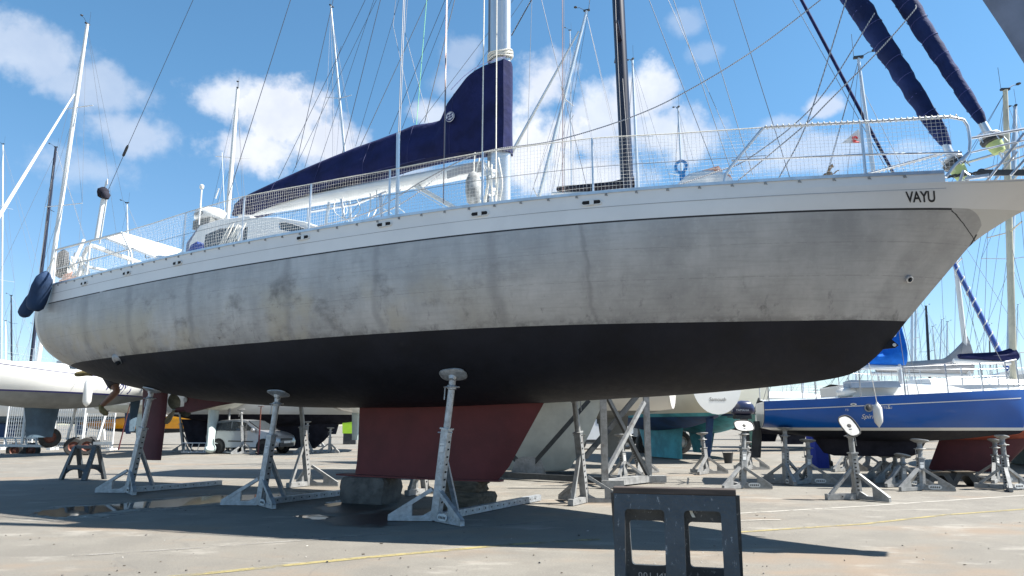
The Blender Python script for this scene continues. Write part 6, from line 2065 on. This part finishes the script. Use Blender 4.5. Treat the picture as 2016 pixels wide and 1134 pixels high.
# -- masts and hulls farther off, on both sides: each a yacht of its own
FAR = []
def far_yacht(Y, px_foot, px_top, py_top, hdg, L, top, bot, mm, label, r_=.085, zb=1.3, zd=2.9, furl=None, cover=None, x=.08):
    hd = R(hdg); c = centre(px_foot, Y, hd, x * L)
    mk = mast_px(c, hd, L, zd, x, py_top, px_top, r=r_, m=mm, wr=.008)
    if furl: mk['furl'] = furl
    if cover: mk['cover'] = (cover, L * .3, .3); mk['tall'] = .4
    yacht('yacht', label, c, hd, L, L * .32, zb, zb + .45, zd, top, bot, keel=([(.3, -.06, .06, .2), (zb + .1, -.09, .09, .25)], bot), rails=Y < 60, mast=mk, fine=False, cabin=(.3, .7, .35, .6), group='yachts standing far off in the yard')
far_yacht(44, 46, 110, 290, 200, 10.5, GEL, SLATE, BLACKMAST, 'far yacht with the dark mast just left of the tall white mast at far left', .13)
far_yacht(52, -4, 6, 284, 170, 10, GEL, DBLUE, MAST_ALU, 'far yacht whose silver mast cuts the left edge of the picture')
far_yacht(60, 18, 22, 582, 185, 8, GEL, GREYB, BLACKMAST, 'distant yacht with a short dark mast by the left edge')
far_yacht(70, 7, 11, 632, 175, 8, GEL, DBLUE, WHITE, 'distant yacht with a short pale mast by the left edge')
far_yacht(66, 64, 69, 640, 180, 7, GEL, DBLUE, MAST_ALU, 'distant yacht with a short grey mast just left of the aluminium stern')
far_yacht(55, 1838, 1823, 603, 10, 9, GEL, DBLUE, BLACKMAST, 'distant yacht with a black mast right of the royal blue sail cover', .12)
far_yacht(62, 1806, 1803, 560, 5, 9, GEL, GREYB, MAST_ALU, 'distant yacht with a silver mast hidden at its top by the aluminium bow', .11)
far_yacht(75, 1853, 1836, 643, -8, 8, BLUEH, DBLUE, MAST_ALU, 'distant yacht with a leaning silver mast, left of two close upright ones')
far_yacht(80, 1850, 1854, 630, 8, 8, GEL, KEELRED, MAST_ALU, 'distant yacht with a thin upright mast between a leaning mast and a thicker one')
far_yacht(68, 1867, 1865, 634, -5, 8, GEL, BLACKC, MAST_ALU, 'distant yacht with a pale upright mast just left of the grey cover', .1)
far_yacht(70, 1957, 1947, 640, 8, 8, GEL, DBLUE, WIRE, 'distant yacht with a slim mast behind the striped furled sail')
far_yacht(90, 1560, 1556, 650, 5, 9, GEL, DBLUE, MAST_ALU, 'far yacht seen over the stern of the blue yacht')
far_yacht(85, 1607, 1604, 640, -3, 9, GEL, KEELRED, WHITE, 'far yacht with a white mast hidden behind the aluminium bow, over the blue deck')
far_yacht(64, 1500, 1496, 600, 4, 10, GEL, BLACKC, MAST_ALU, 'far dark bottomed yacht between the outboard motor and the blue yacht', .1, .9, 2.6)
far_yacht(58, 1690, 1685, 560, -4, 10, GEL, BLACKC, MAST_ALU, 'far yacht seen beneath and above the middle of the blue yacht', .1, 1.0, 2.7)
far_yacht(50, 1130, 1122, 60, 184, 9, GEL, DBLUE, MAST_ALU, 'far yacht whose slim silver mast stands close left of the black mast', .06)
far_yacht(72, 150, 156, 560, 178, 8, GEL, DBLUE, MAST_ALU, 'distant yacht hidden behind the wire mesh fence')
far_yacht(78, 640, 655, 470, 175, 9, BLUEH, BLACKC, MAST_ALU, 'far blue hulled yacht seen through the gap left of the red keel')
far_yacht(95, 2000, 2004, 600, 3, 9, GEL, DBLUE, MAST_ALU, 'distant yacht by the right edge with a thin mast near the thick cream one')
far_yacht(100, 1745, 1741, 640, -6, 9, GEL, GREYB, MAST_ALU, 'most distant yacht, its mast behind the royal blue sail cover')
far_yacht(36, 1585, 1580, 520, 12, 9, GEL, BLACKC, MAST_ALU, 'yacht with shade painted black on its bottom, low behind the stern of the blue yacht', .09, .75, 2.5)  # black bottom stands in for a hull lying in shadow
far_yacht(40, 1690, 1688, 540, -10, 9.5, GEL, GREYB, MAST_ALU, 'yacht standing behind the black keel of the blue yacht', .09, .8, 2.6)
far_yacht(42, 1480, 1478, 520, 174, 9, BLUEH, BLACKC, MAST_ALU, 'blue hulled yacht far behind the pale green rudder', .09, .9, 2.6)  # its black underbody is likewise shadow put into the colour
far_yacht(38, 1800, 1796, 560, 6, 9, GEL, BLACKC, MAST_ALU, 'yacht with shade painted black on its bottom behind the gap between black and red keels', .09, .7, 2.4)  # hull shadow painted in as a black underbody
# thin navy furled stay and pennant crossing behind the big yacht's bow
p0, p1 = at(1772, 366, 16.5), at(1562, -30, 17.5)
nv = thing('furled_sail', 'thin navy furled sail on a stay crossing behind the bow netting', 'furled sail', p0)
MB().tube([(0, 0, 0), (p1 - p0) * .3, (p1 - p0)], [.036, .042, .042], 10).build('rolled_cloth', NAVY, nv, smooth=60)
b = MB(); b.tube([Vector((-.1, 0, 0)), (p1 - p0) + Vector((-.25, 0, 0))], .008, 5); b.build('halyard', WIRE, nv)
pn = thing('pennant', 'small white triangular pennant with a red emblem hung inside the bow netting', 'pennant', at(1700, 282, 9.2))
b = MB(); tri = [at(1700, 282, 9.2), at(1657, 282, 9.2), at(1690, 254, 9.2)]; o_ = Vector(pn.location)
b.prism([p - o_ for p in tri], (0, .006, 0)); b.build('cloth', mat('pennant_cloth', (.5, .52, .54), .8), pn, smooth=0)
e = at(1684, 273, 9.185) - o_; b = MB()
b.tube([e + Vector((.028 * math.cos(q), 0, .028 * math.sin(q))) for q in [k * .5 for k in range(11)]], .011, 5); b.tube([e + Vector((-.03, 0, .03)), e + Vector((-.03, 0, -.05)), e + Vector((.045, 0, -.05))], .010, 5)
b.build('emblem', RED, pn)
# ------------------------------------------------------------------ litter on the ground: leaves, chips of paint, small stones
rnd = random.Random(77); b = MB()
LITTER = [mat('dry_leaf', (.05, .035, .02), .9, var=.4), mat('paint_chip', (.55, .54, .5), .7), mat('small_stone', (.12, .11, .1), .9, var=.4)]
for i in range(260):
    px, py = rnd.uniform(-40, 2060), 930 + 230 * rnd.random() ** .8
    g = gnd(px, py); s_ = rnd.uniform(.004, .013) * (1.6 if rnd.random() < .1 else 1)
    a = rnd.uniform(0, 6.28); b.k = rnd.choice((0, 0, 1, 2, 2, 2))
    u = Vector((math.cos(a), math.sin(a), 0)) * s_; v = Vector((-math.sin(a), math.cos(a), 0)) * s_ * rnd.uniform(.35, .8); h = s_ * (rnd.uniform(.15, .35) if b.k < 2 else .7)
    z = Vector((0, 0, .005))
    top = [g + z + u * x + v * y + Vector((0, 0, h * (1 + .4 * rnd.uniform(-1, 1)))) for x, y in ((-1, -.3), (0, -.7), (1, .1), (.2, .8))]
    bot_ = [Vector((p.x, p.y, .004)) for p in top]
    b.add(top + bot_, [(0, 1, 2, 3), (0, 4, 5, 1), (1, 5, 6, 2), (2, 6, 7, 3), (3, 7, 4, 0)])
tag(b.build('ground_litter', LITTER, smooth=0), 'scattered dry leaves, paint chips and small stones on the ground', 'litter', kind='stuff')
